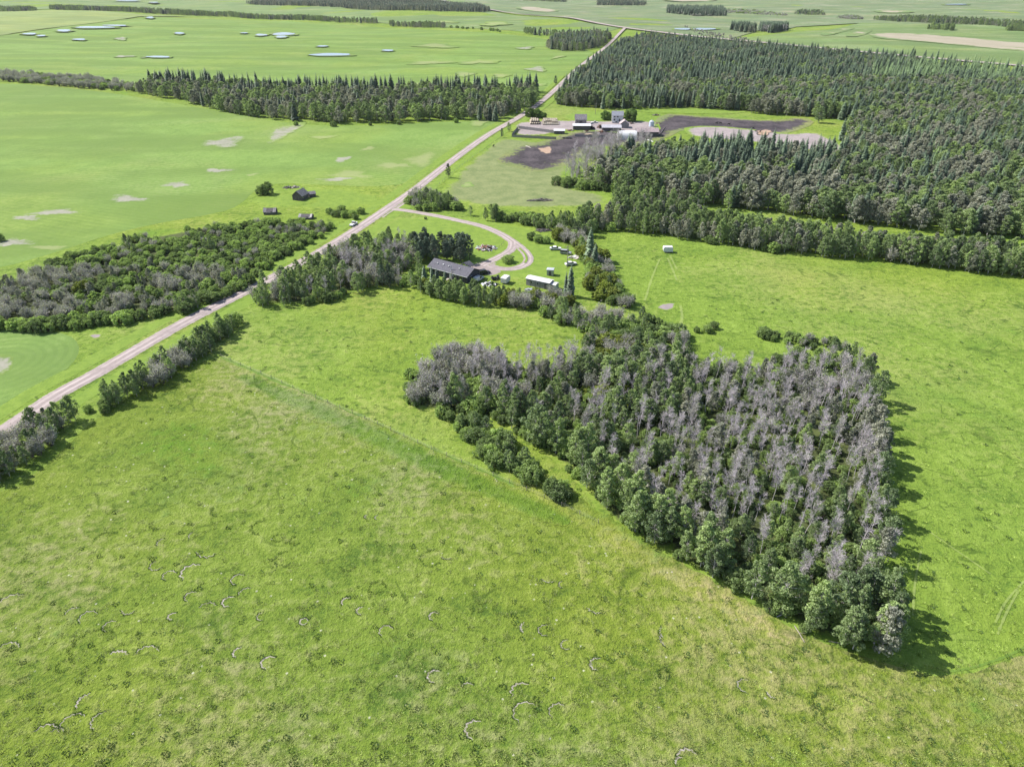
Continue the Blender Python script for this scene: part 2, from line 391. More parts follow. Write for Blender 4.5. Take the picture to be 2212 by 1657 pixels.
sheet('pale_field', [(-1200, 130), (-1200, 40), (-100, 24), (75, 25), (110, 24), (300, 33), (420, 38), (300, 38), (105, 63), (0, 79), (-600, 98)], crop_mat('pale_crop', PALE, seed=2, rows=.2), 2, cell=100, smooth=0)
FARG = dict(light=(.165, .235, .088), mid=(.132, .195, .070), dark=(.095, .148, .052), tan=(.30, .29, .18))
WET = dict(light=(.17, .225, .105), mid=(.132, .182, .088), dark=(.085, .128, .066), tan=(.29, .26, .20))
sheet('far_field', [(-1500, 36), (-1500, -12), (400, -12), (1000, -8), (1090, 18), (1057, 26), (1187, 40), (1270, 51), (1340, 62), (1290, 76), (1180, 74), (1085, 66), (850, 54), (600, 38), (300, 22), (80, 22)], crop_mat('far_crop', FARG, seed=9, rows=.15, tan_amt=.5), 1, cell=200, smooth=0)
sheet('wet_meadow', [(1010, -14), (1500, -16), (2100, -16), (3200, -10), (3200, 40), (2300, 62), (2000, 55), (1860, 52), (1720, 60), (1580, 86), (1400, 66), (1344, 60), (1270, 49), (1187, 37), (1060, 24), (1000, 10)], crop_mat('meadow', WET, seed=4, rows=.1, tan_amt=.7), 2, cell=200, smooth=0)
sheet('east_field', [(1580, 88), (1700, 74), (1860, 52), (2000, 55), (2300, 62), (2700, 80), (2700, 190), (2212, 146), (2108, 137), (1908, 120), (1742, 104)], crop_mat('east_crop', FARG, seed=12, rows=.15, tan_amt=.45), 3, cell=100, smooth=0)
M_TANB = patch_mat('tan_stubble', FARG, (.27, .235, .175), (.32, .275, .215), .8, .012, cropped=True, amount=.9)
for nm, pts in (('stubble_strip', [(1870, 74), (1960, 74), (2080, 84), (2212, 96), (2500, 116), (2500, 134), (2212, 114), (2100, 104), (1980, 92), (1890, 86)]),
                ('stubble_strip', [(1765, 78), (1800, 66), (1852, 62), (1830, 70), (1790, 80)]), ('stubble_strip', [(1815, 82), (1860, 66), (1890, 66), (1862, 82)]),
                ('stubble_strip', [(1100, 19), (1160, 17), (1220, 28), (1160, 30)]), ('stubble_strip', [(1390, -6), (1520, -2), (1560, 6), (1450, 8)]), ('stubble_strip', [(1880, 26), (1960, 26), (1980, 31), (1900, 32)])):
    sheet(nm, pts, M_TANB, 4, cell=50, core=22)
M_WETRIM = patch_mat('wet_rim', CROP, (.12, .13, .09), (.17, .17, .13), .6, .12, cropped=True, amount=.7)
# pale blue strips of standing water and the ponds in the north field
for cx, cy, rx, ry in ((65, 77, 18, 2.4), (90, 81, 10, 2.3), (139, 70, 17, 3.2), (205, 63, 42, 3.2), (250, 59, 28, 2.0), (172, 89, 14, 2.6), (388, 75.5, 10.5, 2.9), (565, 79, 14, 2.8), (613, 77, 26, 4.2), (608, 83, 12, 3.4), (343, 126, 27, 2.8), (715, 121, 48, 4.0), (838, 112, 14, 2.4), (697, 103, 12, 2.0), (277, 7, 30, 1.2), (333, 10, 12, 1.2), (528, 75, 9, 1.2), (325, 42, 9, 2.4), (1520, 66, 26, 3.2), (1475, 66, 22, 2.5), (2065, 14, 28, 1.2)):
    blob('pond', cx, cy, rx * .9, ry * .68, M_WATER, 5, flat=True, rough=.16)
    blob('mud_rim', cx - 1, cy - .2, rx * .93 + .5, ry * .74 + .15, M_WETRIM, 4)
for cx, cy, rx, ry, m in ((262, 86, 11, 3, 0), (268, 124, 16, 2.2, 0), (326, 125, 14, 3, 0), (612, 286, 26, 13, 0), (483, 308, 42, 8, 0), (940, 101, 34, 4, 1), (930, 137, 34, 4, 1), (1035, 136, 30, 4, 1), (1003, 162, 15, 5, 1), (1083, 165, 14, 4, 1), (1158, 151, 20, 4, 0), (1150, 186, 22, 4, 1), (890, 186, 18, 6, 1), (1135, 106, 12, 3, 0), (1205, 125, 9, 3, 1),
                         (117, 459, 38, 7, 0), (275, 430, 35, 7, 0), (380, 399, 22, 7, 0), (472, 369, 23, 4.5, 0), (544, 378, 10, 3, 1), (30, 524, 34, 9, 0), (60, 471, 30, 5, 0), (105, 535, 30, 5, 1), (740, 345, 16, 5, 0), (795, 322, 12, 4, 1), (755, 378, 44, 7, 1), (725, 388, 34, 4, 0), (850, 358, 36, 6, 1), (910, 345, 28, 12, 1), (700, 297, 20, 4, 1), (1010, 400, 10, 4, 1),
                         (1035, 266, 20, 5, 1), (690, 42, 24, 2, 1), (1070, 54, 30, 3, 1), (960, 50, 22, 2, 1), (615, 5, 40, 1.6, 1)):
    blob('soil_patch', cx, cy, rx, ry, M_TAN_C if m else M_SOIL_C, 3, skew=-1.6, rough=.4)
# roads
ROAD = [(-330, 1180), (-120, 1015), (52, 902), (120, 854), (200, 812), (280, 765), (384, 704), (500, 645), (625, 582), (735, 520), (842, 448), (900, 408), (942, 374), (1004, 327), (1060, 288), (1112, 260), (1150, 236), (1186, 208), (1230, 166), (1262, 138), (1300, 110), (1330, 83), (1350, 63)]
ribbon('road', ROAD, 6.4, M_GRAVEL, 3, crown=.18, step=12)
CROSS = [(900, -2), (980, 12), (1057, 25), (1187, 38), (1270, 50), (1350, 63), (1420, 71), (1568, 88), (1742, 104), (1908, 119), (2108, 136), (2212, 145), (2500, 168)]
ribbon('cross_road', CROSS, 13, M_GRAVEL, 4, step=30)
for side in (-1, 1):
    W = [un(*p) for p in ROAD[1:19]]; Q = []
    for i, p in enumerate(W):
        a, b = W[max(0, i - 1)], W[min(len(W) - 1, i + 1)]; d = Vector((b[0] - a[0], b[1] - a[1])).normalized()
        Q.append((p[0] - d.y * side * 7.6, p[1] + d.x * side * 7.6))
    ribbon('ditch', Q, 5.5, M_LUSH, 2, world=True, step=12)
DR = [(838, 452), (870, 454), (917, 462), (960, 470), (1000, 479), (1040, 488), (1078, 503), (1106, 521), (1130, 539), (1144, 558), (1138, 571), (1115, 581), (1082, 582), (1056, 574)]
ribbon('driveway', DR, 4.6, M_GRAVEL, 2, crown=.06)
ribbon('driveway', [(1108, 523), (1108, 535), (1100, 544), (1080, 555), (1056, 566), (1040, 575)], 4.6, M_GRAVEL, 3, crown=.06)
ribbon('grass_strip', [(1122, 537), (1134, 548), (1139, 560), (1134, 569)], .9, M_LUSH, 15)
sheet('gravel_yard', [(1000, 580), (1030, 566), (1062, 559), (1078, 566), (1072, 578), (1090, 586), (1080, 594), (1050, 600), (1040, 592), (1020, 588)], M_GRAVEL, 4, cell=2, core=2.2)
ribbon('road_mouth', [(820, 470), (838, 456), (866, 446), (884, 424)], 4.5, M_GRAVEL, 2)
# farmyard ground
sheet('paddock', [(960, 400), (1005, 352), (1060, 310), (1085, 296), (1110, 300), (1190, 310), (1250, 340), (1215, 400), (1330, 425), (1320, 445), (1180, 452), (1060, 450), (1000, 440), (945, 425)], M_PADDOCK, 1, cell=8, core=9)
sheet('feedlot_mud', [(1068, 350), (1085, 335), (1110, 318), (1150, 312), (1190, 300), (1215, 290), (1290, 278), (1330, 280), (1400, 275), (1432, 246), (1480, 249), (1600, 258), (1660, 262), (1740, 254), (1765, 268), (1700, 290), (1640, 292), (1560, 282), (1480, 278), (1440, 300), (1380, 312), (1290, 318), (1245, 342), (1200, 372), (1150, 372), (1110, 362)], M_MUD, 2, cell=6, core=12)
sheet('dirt_yard', [(1110, 265), (1150, 262), (1230, 260), (1290, 262), (1360, 262), (1420, 262), (1430, 285), (1380, 292), (1290, 284), (1220, 282), (1190, 292), (1120, 296), (1104, 284)], M_DIRT, 3, cell=6, core=8)
sheet('dirt_pad', [(1470, 280), (1500, 273), (1560, 274), (1640, 282), (1700, 290), (1760, 284), (1800, 300), (1830, 318), (1820, 332), (1760, 330), (1700, 318), (1600, 306), (1500, 300)], M_DIRT, 3, cell=6, core=9)
blob('straw_patch', 1179, 325, 15, 5.5, M_STRAW, 4, rough=.3); blob('straw_patch', 1650, 287, 17, 5, M_STRAW, 4, rough=.3)
sheet('house_lawn', [(1215, 250), (1260, 240), (1320, 244), (1350, 250), (1320, 262), (1270, 262), (1215, 260)], M_LUSH, 4, cell=6, core=6)
blob('scrub_grass', 1500, 241, 90, 5, M_LUSH, 2)
sheet('home_lawn', [(520, 655), (620, 655), (840, 628), (930, 620), (1000, 610), (1120, 600), (1240, 620), (1230, 560), (1180, 500), (1030, 470), (900, 470), (840, 470), (740, 560), (600, 620)], M_LUSH, 1, cell=4, core=5)
# woodland floors
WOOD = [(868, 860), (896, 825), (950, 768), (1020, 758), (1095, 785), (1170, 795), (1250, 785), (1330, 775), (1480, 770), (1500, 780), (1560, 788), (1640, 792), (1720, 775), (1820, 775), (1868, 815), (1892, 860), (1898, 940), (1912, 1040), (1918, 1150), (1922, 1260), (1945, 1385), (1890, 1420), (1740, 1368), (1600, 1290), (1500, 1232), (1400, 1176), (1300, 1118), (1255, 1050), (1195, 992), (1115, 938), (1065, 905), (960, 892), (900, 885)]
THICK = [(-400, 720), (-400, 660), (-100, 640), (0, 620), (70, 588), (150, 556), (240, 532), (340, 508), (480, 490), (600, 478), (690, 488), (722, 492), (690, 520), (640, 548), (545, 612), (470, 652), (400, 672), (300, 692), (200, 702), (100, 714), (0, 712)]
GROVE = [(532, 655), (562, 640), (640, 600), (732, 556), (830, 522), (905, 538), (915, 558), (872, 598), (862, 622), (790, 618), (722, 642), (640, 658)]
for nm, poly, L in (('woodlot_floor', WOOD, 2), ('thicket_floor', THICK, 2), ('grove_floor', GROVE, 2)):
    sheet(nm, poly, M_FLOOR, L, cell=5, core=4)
# worn marks in the pastures
M_DRY = patch_mat('dry_grass', NEARP, (1.25, 1.12, 1.3), (1.45, 1.22, 1.8), .6, .15, amount=.8, tint=True, soft=(.05, .9), kw=dict(tan_amt=.8, arcs=(.5, 0, .45), lush=.85, tuft=.55, ruffle=1.0, seed=3, fleck=.8))
M_BAND = patch_mat('dark_clover', NEARP, (.52, .72, .55), (.70, .88, .72), .6, .12, amount=.8, tint=True, soft=(.05, .9), kw=dict(tan_amt=.8, arcs=(.5, 0, .45), lush=.85, tuft=.55, ruffle=1.0, seed=3, fleck=.8))
ribbon('dark_grass_band', [(520, 812), (620, 858), (760, 918), (900, 985), (1020, 1040), (1140, 1092), (1230, 1130)], lambda u: 9 * math.sin(math.pi * min(1, .1 + u * .88)) ** .6, M_BAND, 5, wob=.15, cc=(0, .3, .8, 1, .8, .3, 0))
ribbon('dry_grass_strip', [(1120, 1030), (1190, 1072), (1280, 1128), (1400, 1210), (1540, 1290), (1660, 1355), (1720, 1390)], lambda u: 8.5 * math.sin(math.pi * min(1, .12 + u * .86)) ** .7, M_DRY, 4, wob=.2, cc=(0, .3, .8, 1, .8, .3, 0))
ribbon('fence_strip', FENCE, 1.3, M_DITCH, 3, wob=.4)
for pts, wd in (([(1425, 560), (1408, 600), (1393, 650)], .8), ([(1442, 558), (1452, 580), (1462, 606)], .8), ([(1447, 552), (1462, 582)], .8), ([(2212, 1255), (2170, 1300), (2150, 1345)], .4), ([(2200, 1275), (2170, 1330), (2155, 1370)], .4), ([(1990, 1190), (1975, 1260), (1972, 1330)], .4), ([(2010, 1150), (2060, 1185), (2140, 1240)], .35), ([(1470, 660), (1475, 690), (1462, 720)], 1.0)):
    ribbon('vehicle_track', pts, wd, M_TRACK, 3, wob=.3)
ribbon('game_trail', [(2052, 1450), (2090, 1445), (2140, 1430), (2180, 1415), (2240, 1385)], .45, M_DITCH, 3, wob=.4)
blob('bare_patch', 1440, 663, 17, 7, M_DIRT, 3)
blob('bare_patch', 206, 726, 11, 4, M_DIRT, 3)
blob('rank_patch', 700, 430, 110, 22, M_LUSH, 2); blob('rank_patch', 620, 432, 60, 12, M_LUSH, 3)

# ------------------------------------------------------------------ foliage materials
def leaf_mat(name, col, var=.35, hue=(1.0, 1.0, 1.0), trans=.28, island=True):
    m, t = newmat(name)
    oi = t.n('ShaderNodeObjectInfo').outputs['Random']
    c = t.mix(oi, tuple(v * (1 - var) for v in col), tuple(min(1, a * (1 + var) * h) for a, h in zip(col, hue)))
    ri = t.n('ShaderNodeNewGeometry').outputs['Random Per Island']
    c = t.mix(1.0, c, t.mix(ri, (.55, .55, .55), (1.45, 1.45, 1.40)), 'MULTIPLY')
    d = t.principled(c, .6, None, .25)
    tr = t.n('ShaderNodeBsdfTranslucent'); t.put(tr.inputs[0], t.mix(1.0, c, (1.15, 1.25, .7), 'MULTIPLY'))
    mx = t.n('ShaderNodeMixShader'); mx.inputs[0].default_value = trans; t.put(mx.inputs[1], d); t.put(mx.inputs[2], tr.outputs[0])
    t.out(mx.outputs[0]); return m
L_ASPEN = leaf_mat('aspen_leaves', (.215, .298, .158), .36, (1.15, 1.05, .85), .4)
L_SHRUB = leaf_mat('willow_leaves', (.215, .30, .128), .38, (1.1, 1.05, .8), .4)
L_GREYS = leaf_mat('grey_leaves', (.27, .295, .228), .3, (1.05, .96, 1.05), .3)
L_YELL = leaf_mat('yellow_leaves', (.20, .24, .045), .25)
L_SPRUCE = leaf_mat('spruce_needles', (.098, .150, .100), .38, (1.1, 1.0, .9), .15)
L_LARCH = leaf_mat('larch_needles', (.19, .27, .13), .25, (1, 1, 1), .2)
L_PINE = leaf_mat('pine_needles', (.11, .15, .105), .3, (1, 1, 1), .1)
L_BRIGHT = leaf_mat('maple_leaves', (.125, .20, .050), .2)
L_DEADL = leaf_mat('sparse_leaves', (.165, .185, .115), .3, (1, 1, 1), .2)
B_PALE = simple('pale_bark', (.46, .43, .42), .85, .25, 3); B_DARK = simple('dark_bark', (.12, .10, .09), .9, .25, 3)
B_TWIG = simple('grey_twigs', (.50, .45, .48), .9, .2, 2)
L_GTUFT = leaf_mat('dark_grass_blades', (.070, .130, .036), .3, (1, 1, 1), .25)

# ------------------------------------------------------------------ plant meshes (numpy)
def arr(n=0): return np.zeros((n, 3))
class Geo:
    def __init__(s): s.v = []; s.f = []; s.k = 0
    def add(s, V, F):
        s.v.append(np.asarray(V, float)); s.f += [[i + s.k for i in q] for q in F]; s.k += len(V)
    def V(s): return np.concatenate(s.v) if s.v else arr()
    def mesh(s, name, mat):
        me = bpy.data.meshes.new(name); me.from_pydata(s.V().tolist(), [], s.f); me.materials.append(mat); return me
def leaves(g, rs, Cn, size, out=None):
    """folded leaf clumps: two triangles each side of a rib"""
    n = len(Cn); a = rs.normal(size=(n, 3))
    if out is not None: a = a * .75 + out * 1.0
    a /= np.linalg.norm(a, axis=1)[:, None]
    b = np.cross(a, rs.normal(size=(n, 3))); b /= np.linalg.norm(b, axis=1)[:, None]; c = np.cross(a, b)
    s = size * rs.uniform(.6, 1.35, (n, 1))
    V = np.stack([Cn - b * s, Cn + c * s * .62 + a * s * .22, Cn + b * s, Cn - c * s * .62 + a * s * .22], 1).reshape(-1, 3)
    F = []
    for i in range(n): F += [(4 * i, 4 * i + 1, 4 * i + 2), (4 * i, 4 * i + 2, 4 * i + 3)]
    g.add(V, F)
def sticks(g, P0, P1, r0, r1):
    P0 = np.asarray(P0, float); P1 = np.asarray(P1, float); n = len(P0)
    d = P1 - P0; d /= np.maximum(np.linalg.norm(d, axis=1), 1e-6)[:, None]
    ref = np.where(np.abs(d[:, 2:3]) > .9, np.array([[1., 0, 0]]), np.array([[0, 0, 1.]]))
    u = np.cross(d, ref); u /= np.linalg.norm(u, axis=1)[:, None]; w_ = np.cross(d, u)
    r0 = np.broadcast_to(np.asarray(r0, float).reshape(-1, 1), (n, 1)); r1 = np.broadcast_to(np.asarray(r1, float).reshape(-1, 1), (n, 1))
    V = []
    for k in range(3):
        a = 2 * math.pi * k / 3; o = u * math.cos(a) + w_ * math.sin(a); V += [P0 + o * r0, P1 + o * r1]
    V = np.stack(V, 1).reshape(-1, 3); F = []
    for i in range(n):
        b = 6 * i; F += [(b, b + 2, b + 3, b + 1), (b + 2, b + 4, b + 5, b + 3), (b + 4, b, b + 1, b + 5)]
    g.add(V, F)
def trunk_geo(g, rs, H, r, bend=.25, n=6, sides=6, top=.05):
    zs = np.linspace(-.15, H, n); x = np.cumsum(rs.normal(0, bend / n, n)); y = np.cumsum(rs.normal(0, bend / n, n)); x -= x[0]; y -= y[0]
    rad = r * (1 - zs.clip(0) / H * (1 - top)); V = []; F = []
    for i in range(n):
        for k in range(sides):
            a = 2 * math.pi * k / sides; V.append((x[i] + math.cos(a) * rad[i], y[i] + math.sin(a) * rad[i], zs[i]))
    for i in range(n - 1):
        for k in range(sides): F.append((i * sides + k, i * sides + (k + 1) % sides, (i + 1) * sides + (k + 1) % sides, (i + 1) * sides + k))
    g.add(V, F)
    return lambda z: np.array([np.interp(z, zs, x), np.interp(z, zs, y), z])
def puffs(g, rs, centres, radii, per, size):
    for c, r in zip(centres, radii):
        d = rs.normal(size=(per, 3)); d[:, 2] += .25; d /= np.linalg.norm(d, axis=1)[:, None]
        q = rs.uniform(.45, 1.0, (per, 1)) ** .5
        leaves(g, rs, c + d * q * r * np.array([1, 1, .85]), size, d)
def make_aspen(seed, H=10, wid=1.7, base=.17, npuff=50, per=62, size=.19, lm=None, bark=None, gaps=.12):
    rs = np.random.default_rng(seed); tg, cg = Geo(), Geo()
    at = trunk_geo(tg, rs, H * .93, .13, .5)
    Cs = []; Rr = []
    for i in range(npuff):
        t = (i + rs.uniform(0, 1)) / npuff; z = H * (base + (1 - base) * t * .95)
        w_ = wid * math.sin(math.pi * min(1, (.12 + .83 * t)) ** .8) + .15; a = i * 2.4 + rs.uniform(-.5, .5); q = w_ * rs.uniform(.3, 1.08)
        if rs.random() < gaps: continue
        c = at(z) + np.array([math.cos(a) * q, math.sin(a) * q, 0]); Cs.append(c); Rr.append(rs.uniform(.32, .72) * (1.08 - .4 * t) * wid / 1.7)
    Cs.append(at(H * .93)); Rr.append(.35)
    puffs(cg, rs, Cs, Rr, per, size)
    P0 = [at(max(.8, c[2] - rs.uniform(.6, 1.6))) for c in Cs]; sticks(tg, P0, Cs, .05, .015)
    return tg, cg, bark or B_PALE, lm or L_ASPEN, H
def make_bare(seed, H=12, wid=1.5, nb=28, leafy=130):
    rs = np.random.default_rng(seed); tg, cg, lg = Geo(), Geo(), Geo()
    at = trunk_geo(tg, rs, H, .115, .9, 8, 6, .12)
    P0, P1, A0, A1 = [], [], [], []; tips = []
    for i in range(nb):
        t = rs.uniform(.38, .98); p = at(H * t); a = rs.uniform(0, 6.28); L = (1.05 - .55 * t) * rs.uniform(.7, 1.35) * 2.5 * wid / 1.5
        up = rs.uniform(.75, 1.7); d = np.array([math.cos(a), math.sin(a), up]); d /= np.linalg.norm(d); q = p
        for k in range(3):
            d2 = d + rs.normal(0, .16, 3) + np.array([0, 0, .10 * k]); d2 /= np.linalg.norm(d2); e = q + d2 * L / 3
            P0.append(q); P1.append(e); A0.append(.038 - .011 * k); A1.append(.027 - .010 * k)
            for j in range(4):
                s0 = q + (e - q) * rs.uniform(0, 1); dd = d2 + rs.normal(0, .55, 3); dd /= np.linalg.norm(dd); s1 = s0 + dd * rs.uniform(.45, 1.0)
                P0.append(s0); P1.append(s1); A0.append(.016); A1.append(.008); tips.append(s1)
                for _ in range(3):
                    m = s0 + (s1 - s0) * rs.uniform(.3, 1); d3 = dd + rs.normal(0, .6, 3); d3 /= np.linalg.norm(d3)
                    P0.append(m); P1.append(m + d3 * rs.uniform(.25, .6)); A0.append(.011); A1.append(.005)
            q = e
    sticks(cg, P0, P1, np.array(A0), np.array(A1))
    tp = np.array(tips); leaves(lg, rs, tp[rs.choice(len(tp), leafy)] + rs.normal(0, .15, (leafy, 3)), .13)
    return tg, cg, B_PALE, B_TWIG, H, lg
def make_spruce(seed, H=16, rad=2.0, tiers=24, per=9, lm=None):
    rs = np.random.default_rng(seed); tg, cg = Geo(), Geo()
    at = trunk_geo(tg, rs, H * .97, .17, .2, 5, 6); V = []; F = []
    for i in range(tiers):
        t = (i + .3) / tiers; z = H * (.07 + .93 * t); rr = rad * (1 - t) ** .6 * (.75 + .25 * min(1, t * 6)) + .05; n = max(4, int(per * (1 - .45 * t)))
        for k in range(n):
            a = 2 * math.pi * (k + rs.uniform(-.3, .3)) / n + i * 1.3; r = rr * rs.uniform(.7, 1.12); c, s = math.cos(a), math.sin(a)
            o = at(z); dr = rs.uniform(.25, .5) * r; wd = r * .42 + .10; b = len(V)
            V += [o + np.array([0, 0, .12]), o + np.array([c * r * .55 - s * wd, s * r * .55 + c * wd, -dr * .75]), o + np.array([c * r, s * r, -dr * .85]), o + np.array([c * r * .55 + s * wd, s * r * .55 - c * wd, -dr * .75]), o + np.array([c * r * .6, s * r * .6, -dr * .28])]
            F += [(b, b + 4, b + 1), (b + 1, b + 4, b + 2), (b + 2, b + 4, b + 3), (b + 3, b + 4, b)]
    tip = at(H * .96); b = len(V); V += [tip + np.array([.1, 0, -.6]), tip + np.array([-.06, .09, -.6]), tip + np.array([-.06, -.09, -.6]), tip + np.array([0, 0, H * .04])]; F += [(b, b + 1, b + 3), (b + 1, b + 2, b + 3), (b + 2, b, b + 3)]
    cg.add(V, F); return tg, cg, B_DARK, lm or L_SPRUCE, H
def make_shrub(seed, H=4, wid=2.0, npuff=30, per=60, size=.165, lm=None):
    rs = np.random.default_rng(seed); tg, cg = Geo(), Geo(); Cs = []; Rr = []
    for i in range(npuff):
        a = i * 2.4 + rs.uniform(-.4, .4); q = wid * math.sqrt((i + .5) / npuff) * rs.uniform(.75, 1.05); z = H * (.80 * math.sqrt(max(.05, 1 - (q / wid / 1.12) ** 2))) * rs.uniform(.7, 1.05)
        Cs.append(np.array([math.cos(a) * q, math.sin(a) * q, max(.45, z)])); Rr.append(rs.uniform(.32, .66) * wid / 2)
        if q > wid * .6: Cs.append(np.array([math.cos(a) * q * .95, math.sin(a) * q * .95, z * .42])); Rr.append(.45 * wid / 2)
    puffs(cg, rs, Cs, Rr, per, size)
    sticks(tg, [np.array([c[0] * .12, c[1] * .12, -.1]) for c in Cs], Cs, .045, .015)
    return tg, cg, B_DARK, lm or L_SHRUB, H
def make_greyshrub(seed, H=5, wid=1.9):
    """half-bare willow: twigs and thin grey leaves"""
    rs = np.random.default_rng(seed); tg, cg, lg = Geo(), Geo(), Geo(); P0, P1 = [], []; tips = []
    st0, st1 = [], []
    for i in range(15):
        a = rs.uniform(0, 6.28); q = rs.uniform(.2, .85) * wid; e = np.array([math.cos(a) * q, math.sin(a) * q, H * rs.uniform(.45, .8)]); s = np.array([math.cos(a) * .15, math.sin(a) * .15, -.1])
        st0.append(s); st1.append(e)
        for j in range(13):
            b = s + (e - s) * rs.uniform(.35, 1); d = (e - s) / np.linalg.norm(e - s) + rs.normal(0, .5, 3); d /= np.linalg.norm(d); f = b + d * rs.uniform(.6, 1.3)
            P0.append(b); P1.append(f); tips.append(f); tips.append((b + f) / 2)
            for _ in range(2):
                m = b + (f - b) * rs.uniform(.3, 1); d3 = d + rs.normal(0, .6, 3); d3 /= np.linalg.norm(d3); P0.append(m); P1.append(m + d3 * rs.uniform(.3, .6))
    sticks(tg, st0, st1, .05, .03); sticks(cg, P0, P1, .020, .009)
    tp = np.array(tips); n = 620; leaves(lg, rs, tp[rs.choice(len(tp), n)] + rs.normal(0, .25, (n, 3)), .17)
    return tg, cg, B_DARK, B_TWIG, H, lg

class Proto:
    def __init__(s, name, parts, lmat=None):
        tg, cg, bark, lm, s.H = parts[:5]; s.name = name
        s.trunk = tg.mesh(name + '_trunk', bark)
        g = Geo(); n1 = len(cg.f); g.add(cg.V(), cg.f)
        if len(parts) > 5: g.add(parts[5].V(), parts[5].f)
        s.crown = g.mesh(name + '_crown', lm)
        if len(parts) > 5:
            s.crown.materials.append(lmat); s.crown.polygons.foreach_set('material_index', [0] * n1 + [1] * (len(g.f) - n1))
        # one-mesh version for masses of trees
        V = np.concatenate([tg.V(), g.V()]); k = len(tg.V()); F = tg.f + [[i + k for i in q] for q in g.f]
        me = bpy.data.meshes.new(name + '_whole'); me.from_pydata(V.tolist(), [], F)
        for mt in [bark, lm] + ([lmat] if lmat else []): me.materials.append(mt)
        me.polygons.foreach_set('material_index', [0] * len(tg.f) + [1] * n1 + [2] * (len(g.f) - n1))
        s.whole = bpy.data.objects.new(name + '_mass_member', me)
KINDS = {
    'aspen_tree': [Proto('aspen', make_aspen(s, wid=w_)) for s, w_ in ((1, 1.9), (2, 2.3), (3, 1.7), (4, 2.5), (5, 2.0))],
    'pale_aspen': [Proto('pale_aspen', make_aspen(s, wid=2.1, lm=L_GREYS, gaps=.2)) for s in (21, 22, 23)],
    'bare_aspen': [Proto('bare_aspen', make_bare(s, nb=n_, wid=w_, leafy=l_), L_DEADL) for s, n_, w_, l_ in ((31, 20, 1.5, 200), (32, 15, 1.2, 90), (33, 25, 1.8, 320), (34, 12, 1.3, 40), (35, 19, 1.7, 420), (36, 22, 1.4, 160))],
    'spruce_tree': [Proto('spruce', make_spruce(s, rad=r_)) for s, r_ in ((41, 2.8), (42, 3.3), (43, 2.4), (44, 3.7))],
    'larch_tree': [Proto('larch', make_spruce(s, rad=2.5, tiers=20, per=8, lm=L_LARCH)) for s in (51, 52, 53)],
    'pine_tree': [Proto('pine', make_aspen(s, wid=2.1, base=.18, npuff=46, per=70, size=.18, lm=L_PINE, bark=B_DARK, gaps=.05)) for s in (61, 62)],
    'green_shrub': [Proto('shrub', make_shrub(s, wid=w_)) for s, w_ in ((71, 2.0), (72, 2.4), (73, 1.7), (74, 2.2))],
    'grey_willow': [Proto('grey_willow', make_greyshrub(s), L_GREYS) for s in (81, 82, 83)],
    'yellow_shrub': [Proto('yellow_shrub', make_shrub(s, lm=L_YELL, per=90)) for s in (91, 92)],
    'maple_tree': [Proto('maple', make_shrub(s, H=8, wid=4.2, npuff=34, per=150, size=.30, lm=L_BRIGHT)) for s in (95, 96)],
}
WORDS = {'aspen_tree': ('leafy green aspen', 'aspen'), 'pale_aspen': ('sparse greyish aspen', 'thin aspen'), 'bare_aspen': ('leafless grey aspen', 'bare aspen'), 'spruce_tree': ('dark pointed spruce', 'spruce'),
         'larch_tree': ('light green pointed larch', 'larch'), 'pine_tree': ('dense dark pine', 'pine'), 'green_shrub': ('rounded green bush', 'bush'), 'grey_willow': ('twiggy grey willow', 'willow'), 'yellow_shrub': ('yellow-green bush', 'yellow bush'), 'maple_tree': ('bright green round-crowned tree', 'round tree')}

